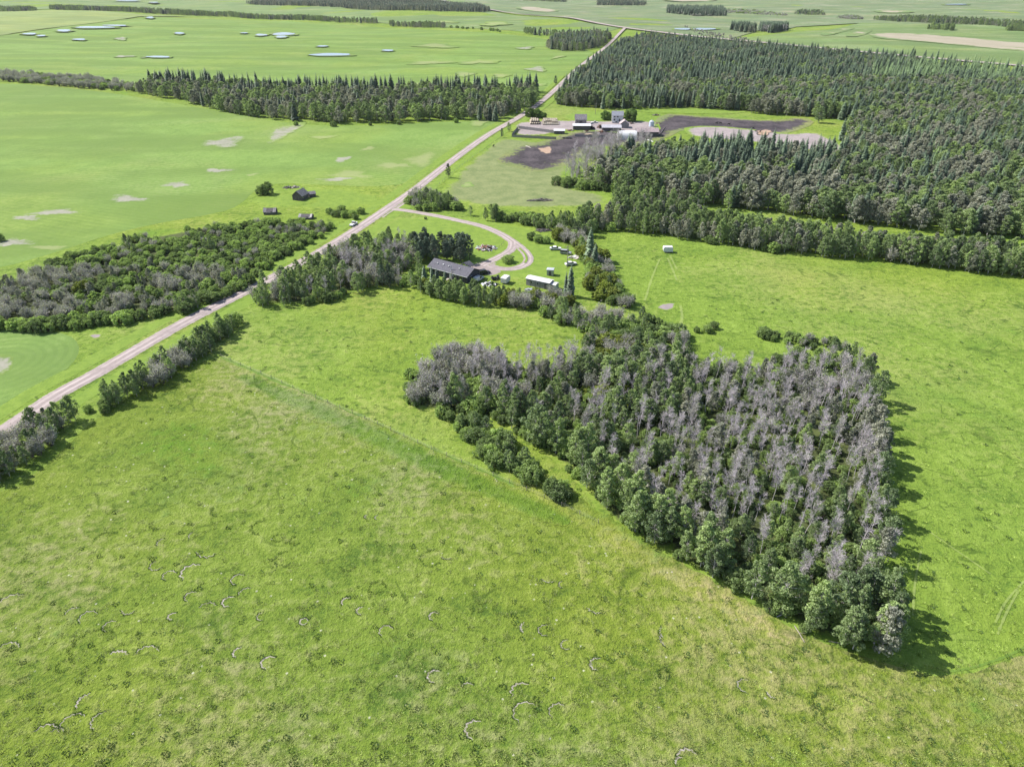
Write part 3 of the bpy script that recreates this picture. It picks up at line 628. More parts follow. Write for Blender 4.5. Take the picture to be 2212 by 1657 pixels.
def plant_thing(kind, v, loc, rz, sc, label, group=None, lean=(0, 0), wide=1.0):
    p = KINDS[kind][v % len(KINDS[kind])]
    o = thing(kind, label, WORDS[kind][1], loc, rz, group)
    o.rotation_euler = (lean[0], lean[1], rz); o.scale = sc if isinstance(sc, tuple) else (sc * wide, sc * wide, sc)
    small = kind in ('green_shrub', 'grey_willow', 'yellow_shrub')
    link('stems' if small else 'trunk', p.trunk, o); link('foliage' if small else 'crown', p.crown, o)
    return o
def mass(name, recs, label):
    """one object for trees past counting: points that carry copies of the plant meshes"""
    protos = []; idx = {}; pid = []
    for k, v, loc, rot, sc in recs:
        p = KINDS[k][v % len(KINDS[k])]
        if p.name + str(v % len(KINDS[k])) not in idx: idx[p.name + str(v % len(KINDS[k]))] = len(protos); protos.append(p)
        pid.append(idx[p.name + str(v % len(KINDS[k]))])
    me = bpy.data.meshes.new(name); me.from_pydata([r[2] for r in recs], [], [])
    me.attributes.new('pid', 'INT', 'POINT').data.foreach_set('value', pid)
    me.attributes.new('turn', 'FLOAT_VECTOR', 'POINT').data.foreach_set('vector', [c for r in recs for c in r[3]])
    me.attributes.new('size', 'FLOAT_VECTOR', 'POINT').data.foreach_set('vector', [c for r in recs for c in (r[4] if isinstance(r[4], tuple) else (r[4],) * 3)])
    o = link(name, me); tag(o, label, None, None, 'stuff')
    g = bpy.data.node_groups.new(name, 'GeometryNodeTree')
    g.interface.new_socket('Geometry', in_out='INPUT', socket_type='NodeSocketGeometry'); g.interface.new_socket('Geometry', in_out='OUTPUT', socket_type='NodeSocketGeometry')
    N = g.nodes.new; gi = N('NodeGroupInput'); go = N('NodeGroupOutput'); J = N('GeometryNodeJoinGeometry')
    def na(n, t): x = N('GeometryNodeInputNamedAttribute'); x.data_type = t; x.inputs[0].default_value = n; return x.outputs[0]
    a, b, c = na('pid', 'INT'), na('turn', 'FLOAT_VECTOR'), na('size', 'FLOAT_VECTOR')
    for i, p in enumerate(protos):
        cmp = N('FunctionNodeCompare'); cmp.data_type = 'INT'; cmp.operation = 'EQUAL'
        ins = [s for s in cmp.inputs if s.type == 'INT']; g.links.new(a, ins[0]); ins[1].default_value = i
        oi = N('GeometryNodeObjectInfo'); oi.inputs[0].default_value = p.whole; oi.inputs[1].default_value = True
        ip = N('GeometryNodeInstanceOnPoints'); g.links.new(gi.outputs[0], ip.inputs['Points']); g.links.new(cmp.outputs[0], ip.inputs['Selection'])
        g.links.new(oi.outputs['Geometry'], ip.inputs['Instance']); g.links.new(b, ip.inputs['Rotation']); g.links.new(c, ip.inputs['Scale'])
        g.links.new(ip.outputs[0], J.inputs[0])
    g.links.new(J.outputs[0], go.inputs[0])
    md = o.modifiers.new('scatter', 'NODES'); md.node_group = g
    return o

# ------------------------------------------------------------------ woods: region polygon, spacing, kinds, places
HOLES = [[un(*p) for p in q] for q in ([(325, 512), (395, 500), (430, 506), (400, 518), (335, 522)], [(205, 575), (235, 570), (245, 580), (215, 584)])]
def scatter(poly, spacing, seed, world=False):
    W = poly if world else [un(*p) for p in poly]; r = random.Random(seed); out = []
    x0, x1 = min(p[0] for p in W), max(p[0] for p in W); y0, y1 = min(p[1] for p in W), max(p[1] for p in W)
    y = y0; row = 0
    while y < y1:
        x = x0 + (row % 2) * spacing / 2
        while x < x1:
            jt = .85 if spacing > 4.4 else .55; a, b = x + r.uniform(-jt, jt) * spacing, y + r.uniform(-jt, jt) * spacing
            if pt_in(W, a, b) and not any(pt_in(q, a, b) for q in HOLES): out.append((a, b))
            x += spacing
        y += spacing * .87; row += 1
    return out
CAND = []      # kind, variant, loc, rot, scale, place, apparent size, in view
def in_view(x, y, z=4, m=40):
    dx, dy, dz = x, y, z - CAM_H; d = dy * _cp - dz * _sp; u = dy * _sp + dz * _cp
    px, py = 1106 + FPX * dx / d, 828.5 - FPX * u / d
    return d > 0 and -m < px < 2212 + m and -m < py < 1657 + m
def wood(poly, spacing, mix, places, seed, lean=0.0, world=False, patch=.62, wide=1.0):
    r = random.Random(seed); PL = [(un(*p), s) for p, s in places]
    for x, y in scatter(poly, spacing, seed, world):
        nz = .5 + .95 * pnoise.noise(Vector((x / 23.0 + seed * 7.3, y / 23.0, seed * 1.7))); u = patch * min(1, max(0, nz)) + (1 - patch) * r.random(); u = min(1, max(0, (u - .08) / .84)); u = u * u * (3 - 2 * u); acc = 0; tot = sum(q[1] for q in mix); u *= tot * .9999
        if r.random() > tot: continue
        for kind, pr, lo, hi in mix:
            acc += pr
            if u <= acc: break
        else: continue
        ps = KINDS[kind]; v = r.randrange(len(ps)); h = r.uniform(lo, hi); sc = h / ps[v].H; z = hgt(x, y)
        place = min(PL, key=lambda q: math.dist(q[0], (x, y)))[1]
        rot = tuple((Matrix.Rotation(r.gauss(0, .05) + lean * r.uniform(.2, 1.5), 3, 'Y') @ Matrix.Rotation(r.gauss(0, .05), 3, 'X') @ Matrix.Rotation(r.uniform(0, 6.28), 3, 'Z')).to_euler())
        wd = r.uniform(.78, 1.3) if kind in ('spruce_tree', 'larch_tree') else r.uniform(.88, 1.2); wd *= wide if kind in ('aspen_tree', 'pale_aspen') else 1; CAND.append((kind, v, (x, y, z), rot, (sc * wd, sc * wd, sc), place, h / math.sqrt(x * x + y * y + 1e4), in_view(x, y), h, (lo + hi) / 2))

# near woodlot
wood([(1000, 790), (1100, 805), (1250, 800), (1330, 800), (1500, 805), (1640, 815), (1740, 805), (1820, 800), (1855, 830), (1880, 870), (1885, 960), (1900, 1060), (1905, 1160), (1905, 1270), (1850, 1340), (1740, 1300), (1600, 1230), (1500, 1170), (1400, 1110), (1310, 1050), (1250, 990), (1230, 920), (1290, 860), (1200, 830), (1080, 830), (1010, 800)], 3.7,
     [('grey_willow', .05, 5, 7), ('pale_aspen', .13, 5, 9.5), ('bare_aspen', .62, 6.5, 10.5), ('aspen_tree', .22, 4, 8)],
     [((1350, 980), 'in the dense left part of the near woodlot'), ((1600, 850), 'at the far side of the near woodlot'), ((1830, 830), 'in the far woodlot corner by the east pasture'), ((1880, 1000), 'along the east pasture edge of the near woodlot'), ((1650, 1030), 'in the middle of the near woodlot'), ((1500, 1110), 'just behind the dark green woodlot front row'), ((1850, 1250), 'near the pointed front corner of the near woodlot'), ((1120, 800), 'in the thin far left arm of the near woodlot')], 101, lean=.06, patch=.38)
wood([(1250, 800), (1330, 785), (1480, 785), (1500, 820), (1480, 900), (1400, 940), (1300, 900), (1230, 850)], 3.6,
     [('aspen_tree', .74, 6, 10), ('green_shrub', .15, 3, 5), ('yellow_shrub', .05, 3, 5)],
     [((1300, 800), 'in the green pocket at the far left of the near woodlot'), ((1430, 850), 'in the green pocket behind the grey woodlot trees')], 102)
wood([(960, 885), (1030, 900), (1065, 900), (1115, 934), (1195, 988), (1250, 1042), (1300, 1108), (1400, 1170), (1500, 1226), (1600, 1284), (1740, 1360), (1800, 1345), (1660, 1265), (1510, 1175), (1400, 1110), (1310, 1040), (1210, 945), (1090, 875), (980, 865)], 3.4,
     [('aspen_tree', .80, 7.5, 11.5), ('green_shrub', .16, 3, 5)],
     [((1000, 890), 'at the left tip of the woodlot front'), ((1150, 960), 'along the woodlot front behind the grassy lane'), ((1330, 1100), 'along the woodlot front near the bare ground strip'), ((1480, 1180), 'in the middle of the woodlot front row'), ((1650, 1280), 'in the shadowed right half of the woodlot front row')], 103)
wood([(1720, 1350), (1800, 1320), (1900, 1290), (1935, 1330), (1955, 1380), (1965, 1400), (1900, 1425), (1800, 1388)], 3.3, [('aspen_tree', .42, 8, 11.5), ('pale_aspen', .36, 8, 11.5), ('bare_aspen', .2, 8, 10)], [((1850, 1380), 'at the pointed front corner of the woodlot casting the long shadow')], 104, lean=.05)
wood([(1868, 800), (1892, 860), (1898, 940), (1912, 1040), (1920, 1150), (1922, 1260), (1895, 1250), (1890, 1060), (1870, 930), (1850, 850)], 4.2, [('aspen_tree', .5, 7, 10), ('pale_aspen', .35, 7, 10)], [((1890, 870), 'on the east fringe of the woodlot toward its far end'), ((1910, 1150), 'on the east fringe of the woodlot toward its front end')], 105)
wood([(875, 855), (900, 825), (950, 778), (1020, 766), (1090, 790), (1080, 830), (1040, 880), (960, 885), (900, 880)], 3.3, [('grey_willow', .5, 4.5, 7.5), ('bare_aspen', .22, 7, 9), ('pale_aspen', .16, 5, 7.5), ('green_shrub', .12, 3, 5)], [((930, 830), 'at the grey far left end of the near woodlot'), ((1040, 770), 'in the grey far left arm of the woodlot beside the hay clearing')], 106)
wood([(868, 862), (885, 800), (900, 800), (900, 870), (960, 888), (1000, 900), (975, 910), (940, 900)], 2.7, [('green_shrub', .8, 2.2, 3.6)], [((900, 870), 'fringing the left end of the near woodlot')], 107)
wood([(985, 925), (1012, 908), (1078, 945), (1148, 1012), (1210, 1055), (1262, 1092), (1250, 1102), (1190, 1068), (1130, 1040), (1050, 998)], 2.3, [('green_shrub', .72, 2.5, 4.5), ('aspen_tree', .27, 4, 6)], [((1010, 930), 'at the upper end of the small strip between fence and woodlot'), ((1120, 1010), 'at the lower end of the small strip between fence and woodlot')], 108)
wood([(1480, 760), (1560, 788), (1640, 795), (1720, 772), (1825, 775), (1868, 805), (1850, 815), (1700, 790), (1560, 790)], 3.0, [('green_shrub', .55, 3, 5), ('aspen_tree', .40, 5, 7.5)], [((1560, 775), 'along the far edge of the woodlot next to the lane'), ((1800, 765), 'at the far right corner of the woodlot')], 109)
wood([(1608, 716), (1640, 718), (1720, 735), (1810, 748), (1830, 760), (1760, 755), (1680, 742)], 2.7, [('green_shrub', .7, 2.2, 3.8), ('grey_willow', .25, 3, 4)], [((1700, 735), 'in the low hedge beyond the far edge of the woodlot')], 110)
wood([(1500, 708), (1540, 706), (1545, 718), (1505, 722)], 2.6, [('green_shrub', .9, 2, 3)], [((1520, 714), 'in the small clump beside the mown lane')], 111)
wood(WOOD, 2.9, [('green_shrub', .72, 1.6, 3.2)], [((1500, 950), 'in the undergrowth of the near woodlot')], 112)
wood([(1030, 792), (1100, 800), (1200, 795), (1250, 800), (1250, 900), (1195, 945), (1090, 885), (1040, 870)], 3.3, [('grey_willow', .30, 4, 6.5), ('bare_aspen', .38, 6, 9.5), ('pale_aspen', .16, 5, 8), ('aspen_tree', .14, 5, 7.5)], [((1100, 830), 'in the mixed left part of the near woodlot'), ((1220, 860), 'between the green pocket and the grey woodlot arm')], 113)
# strip below the homestead
wood([(1165, 680), (1210, 676), (1300, 684), (1372, 694), (1430, 708), (1482, 725), (1478, 738), (1400, 745), (1320, 738), (1260, 722), (1200, 695)], 3.0, [('green_shrub', .46, 3, 5), ('aspen_tree', .28, 5, 7.5), ('grey_willow', .22, 4, 6)], [((1220, 680), 'at the near end of the bushy tongue below the homestead'), ((1340, 705), 'in the middle of the bushy tongue below the homestead'), ((1450, 720), 'at the tip of the bushy tongue below the homestead')], 121)
wood([(895, 628), (940, 647), (1030, 662), (1110, 666), (1165, 670), (1240, 662), (1225, 645), (1100, 645), (1000, 637), (920, 622)], 2.5, [('aspen_tree', .28, 4.5, 7.5), ('yellow_shrub', .26, 3.5, 5.5), ('grey_willow', .26, 4, 6), ('green_shrub', .2, 2.5, 4)], [((940, 640), 'in the hedge in front of the dark-roofed house'), ((1060, 655), 'in the hedge below the parked trailers'), ((1190, 655), 'in the hedge below the long grey shed')], 122)
wood(GROVE, 3.5, [('grey_willow', .36, 4.5, 8), ('bare_aspen', .16, 7, 9), ('aspen_tree', .34, 6, 9.5), ('green_shrub', .12, 3, 4)], [((580, 630), 'at the road end of the grove west of the house'), ((680, 630), 'on the pasture edge of the grove west of the house'), ((700, 560), 'on the road side of the grove west of the house'), ((830, 530), 'at the driveway end of the grove west of the house'), ((830, 600), 'at the house end of the grove west of the house')], 123)
wood([(540, 655), (640, 656), (720, 640), (790, 620), (860, 620), (790, 628), (720, 650), (640, 664), (560, 662)], 2.8, [('aspen_tree', .6, 4, 8), ('green_shrub', .4, 2.5, 4)], [((650, 658), 'in the front row of the grove facing the pasture')], 124)
wood([(890, 548), (930, 540), (985, 548), (1022, 556), (1020, 572), (985, 568), (940, 568), (905, 572)], 3.4, [('pine_tree', .85, 8, 11)], [((910, 560), 'left in the dark clump behind the house'), ((990, 560), 'right in the dark clump behind the house by the scrap pile')], 125)
wood([(880, 440), (898, 418), (930, 424), (965, 432), (1000, 448), (990, 458), (940, 456), (900, 456)], 3.2, [('grey_willow', .45, 4, 6), ('green_shrub', .35, 3, 5), ('aspen_tree', .2, 6, 8)], [((930, 440), 'in the clump at the corner of road and driveway')], 126)
wood([(1040, 478), (1090, 480), (1160, 488), (1230, 498), (1240, 488), (1150, 472), (1060, 466)], 2.9, [('aspen_tree', .5, 6, 8.5), ('green_shrub', .4, 3, 5)], [((1080, 480), 'at the driveway end of the long hedgerow'), ((1190, 488), 'in the thin stretch of hedgerow beyond the driveway loop')], 127)
wood([(1215, 500), (1260, 510), (1300, 560), (1345, 640), (1370, 665), (1330, 668), (1280, 640), (1262, 590), (1250, 540), (1200, 520)], 3.2, [('aspen_tree', .36, 5, 8.5), ('yellow_shrub', .30, 4, 6.5), ('green_shrub', .22, 3, 5), ('grey_willow', .12, 4, 6)], [((1240, 520), 'beside the parked cars at the homestead'), ((1280, 570), 'in the shelterbelt right of the parked cars'), ((1330, 640), 'in the rounded clump at the low end of the shelterbelt')], 128)
wood([(1262, 738), (1330, 742), (1400, 748), (1480, 740), (1492, 778), (1330, 782), (1255, 790)], 3.0, [('green_shrub', .45, 3, 5), ('aspen_tree', .28, 5, 7.5), ('grey_willow', .16, 4, 6), ('yellow_shrub', .1, 3, 5)], [((1300, 760), 'where the bushy tongue meets the near woodlot'), ((1440, 765), 'where the bushy tongue meets the woodlot, by the lane')], 129)
wood([(1140, 478), (1230, 492), (1290, 500), (1275, 520), (1225, 506), (1150, 492)], 3.0, [('green_shrub', .5, 3, 5), ('aspen_tree', .3, 5, 8)], [((1200, 495), 'in the thick scrub beyond the parked cars')], 130)
wood([(868, 600), (905, 570), (925, 575), (915, 600), (890, 622), (868, 622)], 3.6, [('green_shrub', .3, 3, 4), ('aspen_tree', .4, 5, 8)], [((890, 600), 'beside the left end of the house')], 119)
# left thicket
wood([(70, 590), (150, 558), (240, 534), (340, 510), (480, 492), (600, 480), (690, 488), (718, 494), (690, 518), (640, 545), (560, 598), (500, 600), (380, 580), (200, 590)], 3.2, [('green_shrub', .82, 2.2, 3.8), ('grey_willow', .12, 3, 4), ('aspen_tree', .04, 4, 6)], [((640, 500), 'at the east end of the thicket by the old log sheds'), ((540, 560), 'in the green part of the thicket facing the road'), ((380, 530), 'in the middle of the green thicket west of the road'), ((180, 560), 'on the field side of the thicket west of the road')], 131)
wood([(-380, 700), (-380, 662), (-100, 642), (0, 622), (80, 592), (200, 590), (380, 580), (500, 600), (548, 606), (470, 648), (400, 668), (300, 686), (200, 690), (100, 696), (0, 700)], 3.2, [('grey_willow', .50, 3.5, 5.5), ('pale_aspen', .18, 4, 6), ('green_shrub', .30, 2.5, 4.5)], [((60, 650), 'in the grey part of the thicket above the ringed field corner'), ((230, 640), 'in the middle of the grey thicket west of the road'), ((420, 630), 'at the road end of the grey thicket')], 132)
wood([(-380, 722), (-100, 706), (0, 702), (100, 702), (200, 694), (300, 684), (400, 664), (480, 640), (560, 592), (548, 612), (470, 655), (400, 675), (300, 696), (200, 706), (100, 718), (0, 716)], 2.8, [('green_shrub', .75, 3, 5), ('aspen_tree', .2, 5, 7)], [((120, 706), 'on the thicket front above the ringed field corner'), ((330, 688), 'on the thicket front beside the rough verge'), ((500, 632), 'on the thicket front nearest the road')], 133)
# road hedge
wood([(385, 775), (425, 735), (460, 712), (512, 700), (508, 722), (470, 752), (420, 785)], 2.2, [('aspen_tree', .45, 4.5, 7), ('green_shrub', .5, 3, 5)], [((455, 725), 'at the upper end of the hedge along the gravel road')], 141)
wood([(290, 838), (330, 806), (385, 770), (425, 755), (440, 768), (395, 805), (330, 848)], 2.2, [('pale_aspen', .3, 5, 7.5), ('aspen_tree', .3, 5, 7), ('grey_willow', .35, 4, 6)], [((365, 795), 'in the middle of the hedge along the gravel road')], 142)
wood([(205, 882), (225, 866), (300, 830), (332, 838), (275, 870), (225, 894)], 2.2, [('aspen_tree', .7, 4.5, 7.5), ('green_shrub', .3, 3, 4)], [((260, 860), 'at the lower end of the middle hedge along the gravel road')], 143)
wood([(-200, 1130), (-100, 1030), (0, 968), (60, 930), (120, 910), (165, 905), (150, 932), (90, 985), (20, 1030), (-80, 1110), (-150, 1180)], 2.5, [('pale_aspen', .45, 5, 8), ('aspen_tree', .3, 5, 8), ('grey_willow', .22, 4, 6)], [((40, 970), 'in the lowest hedge along the gravel road')], 144)
wood([(165, 895), (195, 882), (205, 895), (178, 910)], 2.6, [('green_shrub', .9, 1.8, 3)], [((185, 895), 'in the gap of the roadside hedge')], 145)
# long hedgerow on the right
wood([(1230, 500), (1335, 500), (1400, 508), (1470, 518), (1548, 529), (1694, 551), (1841, 560), (2061, 585), (2300, 612), (2300, 580), (2100, 555), (1850, 528), (1700, 510), (1560, 494), (1450, 478), (1360, 470), (1290, 476)], 3.4, [('aspen_tree', .62, 7.5, 11), ('pale_aspen', .2, 7, 10), ('green_shrub', .16, 3, 5)],
     [((1300, 490), 'at the homestead end of the long hedgerow'), ((1500, 515), 'in the long hedgerow behind the white camper'), ((1700, 540), 'in the middle of the long hedgerow above the east pasture'), ((1900, 560), 'right of the middle of the long hedgerow'), ((2130, 580), 'at the frame edge end of the long hedgerow')], 151)
wood([(1850, 540), (2061, 560), (2300, 590), (2300, 612), (2061, 585), (1870, 563)], 4.5, [('pale_aspen', .6, 7, 10), ('grey_willow', .25, 4, 7)], [((2000, 572), 'in the greyer right half of the long hedgerow'), ((2200, 590), 'at the grey frame end of the long hedgerow')], 152)
wood([(1335, 430), (1430, 438), (1510, 462), (1480, 482), (1360, 472), (1318, 455)], 4.0, [('aspen_tree', .66, 7.5, 11), ('pale_aspen', .2, 7, 10), ('green_shrub', .12, 3, 5)], [((1400, 455), 'where the long hedgerow widens toward the forest')], 153)
# south lobe of the forest
wood([(1265, 405), (1330, 418), (1430, 430), (1548, 450), (1694, 464), (1867, 486), (2080, 508), (2400, 530), (2400, 470), (2100, 440), (1900, 425), (1700, 405), (1560, 390), (1420, 375), (1300, 375)], 4.6, [('aspen_tree', .50, 8.5, 13), ('spruce_tree', .06, 12, 15), ('pale_aspen', .40, 8.5, 13)],
     [((1400, 420), 'at the paddock end of the forest edge'), ((1600, 450), 'in the forest edge along the grassy lane'), ((1850, 475), 'in the forest edge right of the middle'), ((2120, 500), 'in the forest edge at the frame side')], 161, wide=1.35)
wood([(1300, 375), (1330, 345), (1420, 335), (1560, 325), (1680, 332), (1760, 345), (1850, 345), (1850, 400), (1700, 405), (1560, 390), (1420, 375)], 4.6, [('spruce_tree', .50, 9, 16.5), ('pale_aspen', .22, 9, 12), ('aspen_tree', .18, 9, 12)], [((1400, 350), 'in the spruce stand below the quonset'), ((1600, 345), 'in the spruce stand below the dirt pad'), ((1780, 370), 'in the spruce stand beside the grassy clearing')], 162, wide=1.35)
wood([(1215, 398), (1225, 372), (1260, 340), (1300, 325), (1400, 318), (1420, 335), (1330, 350), (1290, 385), (1250, 405)], 4.6, [('bare_aspen', .72, 9, 14), ('pale_aspen', .1, 6, 8)], [((1250, 370), 'in the leafless stand beside the dark mud'), ((1340, 335), 'in the leafless stand in front of the quonset')], 163)
wood([(1200, 400), (1230, 395), (1290, 405), (1330, 415), (1270, 415)], 4, [('green_shrub', .6, 4, 6), ('pale_aspen', .3, 6, 8)], [((1260, 405), 'at the foot of the leafless stand by the paddock')], 164)
wood([(1850, 345), (1850, 400), (1900, 425), (2100, 440), (2400, 470), (2500, 300), (2400, 270), (2100, 290), (1900, 310), (1830, 320)], 4.8, [('aspen_tree', .28, 8, 13), ('larch_tree', .10, 9, 14), ('spruce_tree', .30, 9, 16), ('pale_aspen', .32, 8, 13)], [((1950, 380), 'in the mixed forest right of the clearing'), ((2150, 380), 'in the mixed forest toward the frame side')], 165, wide=1.35)
# north forest
wood([(1205, 228), (1300, 236), (1420, 236), (1475, 234), (1542, 237), (1675, 250), (1750, 254), (1830, 262), (1830, 320), (2100, 290), (2500, 270), (2500, 200), (2000, 185), (1700, 190), (1500, 195), (1300, 200), (1215, 205)], 5.2, [('spruce_tree', .38, 9.5, 16.5), ('aspen_tree', .36, 10, 13), ('pale_aspen', .26, 10, 13)], [((1300, 220), 'in the forest edge behind the farmhouse'), ((1550, 235), 'in the forest edge behind the feedlot'), ((1800, 270), 'at the inner corner of the forest by the clearing'), ((2050, 270), 'deep in the forest right of the clearing')], 171, wide=1.35)
wood([(1215, 205), (1252, 163), (1312, 122), (1345, 96), (1400, 84), (1560, 100), (1742, 117), (1890, 130), (1985, 143), (1890, 160), (1885, 187), (1700, 190), (1500, 195), (1300, 200)], 6.0, [('spruce_tree', .68, 9.5, 17), ('aspen_tree', .16, 9, 12), ('pale_aspen', .16, 9, 12.5)], [((1400, 150), 'in the spruce forest by the far crossroads')], 172, wide=1.35)
wood([(1880, 150), (1950, 142), (2212, 165), (2500, 185), (2500, 200), (2000, 190), (1880, 185)], 6.0, [('larch_tree', .8, 11, 16), ('spruce_tree', .12, 13, 17)], [((2050, 170), 'in the pale larch stand by the far road')], 173)
wood([(1880, 132), (1908, 124), (2108, 142), (2212, 150), (2500, 172), (2500, 185), (2212, 165), (1950, 145)], 13.0, [('larch_tree', .5, 11, 16), ('spruce_tree', .3, 13, 17)], [((2050, 150), 'in the thin row beside the far road')], 174)
# belt between the fields
BELT = [(287, 200), (400, 221), (500, 247), (633, 264), (737, 268), (837, 267), (970, 260), (1070, 266), (1120, 247), (1160, 222), (1160, 208), (1000, 208), (800, 212), (600, 208), (450, 196), (330, 190)]
wood(BELT, 6.2, [('aspen_tree', .42, 9, 13), ('pale_aspen', .32, 9, 13), ('spruce_tree', .08, 12, 15)], [((350, 205), 'at the west end of the tree belt between the fields'), ((550, 235), 'in the left half of the tree belt between the fields'), ((800, 245), 'in the middle of the tree belt between the fields'), ((1050, 240), 'at the road end of the tree belt between the fields')], 181, wide=1.35)
wood([(320, 188), (450, 196), (600, 207), (800, 211), (1000, 208), (1160, 207), (1160, 198), (1000, 200), (800, 203), (600, 199), (450, 188), (340, 182)], 6.0, [('spruce_tree', .60, 14, 19), ('aspen_tree', .18, 10, 13)], [((450, 192), 'along the back of the tree belt, west part'), ((700, 206), 'along the back of the tree belt, middle part'), ((1000, 205), 'along the back of the tree belt, road end')], 182, wide=1.35)
wood([(-500, 168), (0, 161), (100, 166), (200, 173), (285, 186), (290, 199), (200, 194), (100, 184), (0, 176), (-500, 184)], 5.0, [('grey_willow', .62, 5, 8), ('green_shrub', .3, 4, 6)], [((60, 172), 'at the frame end of the grey bush row beyond the west field'), ((220, 186), 'in the grey bush row leading to the tree belt')], 183)
CAND_FAR = len(CAND)
# far tree lines and woods
FAR = []
def far(name, poly, spacing, mix, seed, label):
    n = len(CAND); wood(poly, spacing, mix, [((1000, 50), 'x')], seed); recs = CAND[n:]; del CAND[n:]
    FAR.append((name, [(c[0], c[1], c[2], c[3], c[4]) for c in recs if c[7]], label))
A = [('aspen_tree', .55, 8, 13), ('pale_aspen', .25, 7, 12), ('spruce_tree', .15, 11, 15)]
far('far_treeline', [(108, 18), (180, 20), (330, 27), (500, 34), (650, 42), (733, 48), (733, 50.5), (650, 45), (500, 38), (330, 31), (180, 25), (108, 21)], 7, A, 201, 'long line of trees between the pale field and the north field')
far('far_treeline', [(733, 47), (815, 50), (815, 53), (733, 50)], 7, A, 202, 'short thin row of trees ending the long tree line')
far('far_treeline', [(840, 55), (960, 58), (960, 62), (840, 58)], 7, A, 203, 'short dark row of trees in the gap of the north field boundary')
far('far_treeline', [(973, 60), (1085, 69), (1085, 71), (973, 62)], 10, [('green_shrub', .7, 4, 7)], 204, 'low broken row of bushes on the north field boundary')
far('far_grove', [(1130, 72), (1185, 76), (1235, 78), (1235, 81), (1185, 80), (1130, 75)], 7, A, 205, 'thin row of trees left of the grove by the road')
far('far_grove', [(1180, 106), (1195, 90), (1240, 80), (1290, 78), (1322, 84), (1302, 102), (1255, 112), (1215, 112)], 6, [('pale_aspen', .45, 10, 14), ('aspen_tree', .3, 10, 13), ('spruce_tree', .25, 13, 18)], 206, 'dark grove left of the road before the crossroads')
far('far_wood', [(533, 10), (640, 14), (737, 18), (850, 24), (950, 26), (1045, 28), (1060, 26), (1030, 16), (950, 8), (850, 3), (600, 2)], 9, [('spruce_tree', .5, 12, 17), ('pale_aspen', .5, 10, 14)], 207, 'broad dark wood at the top of the view left of the far road')
far('far_wood', [(-60, 22), (40, 21), (80, 23), (78, 26), (0, 28), (-60, 28)], 7, A, 208, 'small dark wood in the top left corner')
far('far_wood', [(1100, 3), (1160, 4), (1225, 8), (1225, 4), (1160, -3), (1100, -3)], 9, A, 209, 'thin dark wood on the skyline side above the crossroads')
far('far_wood', [(1290, 14), (1390, 15), (1397, 10), (1340, 4), (1290, 3)], 8, [('spruce_tree', .6, 12, 16), ('pale_aspen', .4, 9, 13)], 210, 'small dark wood above the crossroads beyond the meadow')
far('far_wood', [(1440, 30), (1500, 37), (1570, 36), (1560, 22), (1480, 20), (1440, 20)], 7.5, [('spruce_tree', .55, 12, 19), ('grey_willow', .3, 5, 8)], 211, 'spruce wood beyond the crossroads')
far('far_scrub', [(1570, 30), (1640, 34), (1705, 38), (1700, 33), (1640, 26), (1570, 22)], 11, [('grey_willow', .6, 4, 7), ('green_shrub', .3, 4, 7)], 212, 'low grey scrub right of the far spruce wood')
far('far_grove', [(1578, 66), (1605, 72), (1632, 71), (1632, 66), (1605, 62), (1578, 62)], 5.5, [('spruce_tree', .6, 12, 17), ('pale_aspen', .4, 8, 11)], 213, 'left one of the two small spruce groves beyond the far road')
far('far_grove', [(1640, 69), (1668, 73), (1700, 68), (1700, 62), (1668, 62), (1640, 64)], 5, [('spruce_tree', .75, 13, 17), ('bare_aspen', .2, 9, 12)], 214, 'right one of the two small spruce groves beyond the far road')
far('far_grove', [(1712, 33), (1745, 35), (1782, 36), (1775, 31), (1730, 28)], 8, A, 215, 'rounded dark grove in the far meadow')
far('far_grove', [(1806, 42), (1840, 45), (1865, 45), (1850, 39), (1820, 38)], 8, [('grey_willow', .6, 6, 9), ('aspen_tree', .3, 6, 9)], 216, 'small bush clump right of the rounded far grove')
far('far_treeline', [(1880, 45), (1940, 49), (2040, 54), (2140, 58), (2212, 66), (2400, 76), (2400, 66), (2212, 56), (2100, 48), (1960, 42), (1935, 44)], 8, A, 217, 'wide dark tree belt at the far right')
far('far_grove', [(2003, 66), (2060, 70), (2060, 64), (2010, 61)], 7, [('aspen_tree', .9, 9, 13)], 218, 'rounded grove in front of the wide belt at the far right')
far('far_grove', [(2170, 69), (2300, 74), (2300, 66), (2175, 63)], 7, [('aspen_tree', .9, 9, 13)], 219, 'grove at the frame edge in front of the far right belt')
far('far_scrub', [(1478, 60), (1530, 72), (1600, 84), (1640, 94), (1590, 92), (1500, 76)], 9, [('grey_willow', .5, 3, 6)], 220, 'low scrub along the wet ditch of the far road')

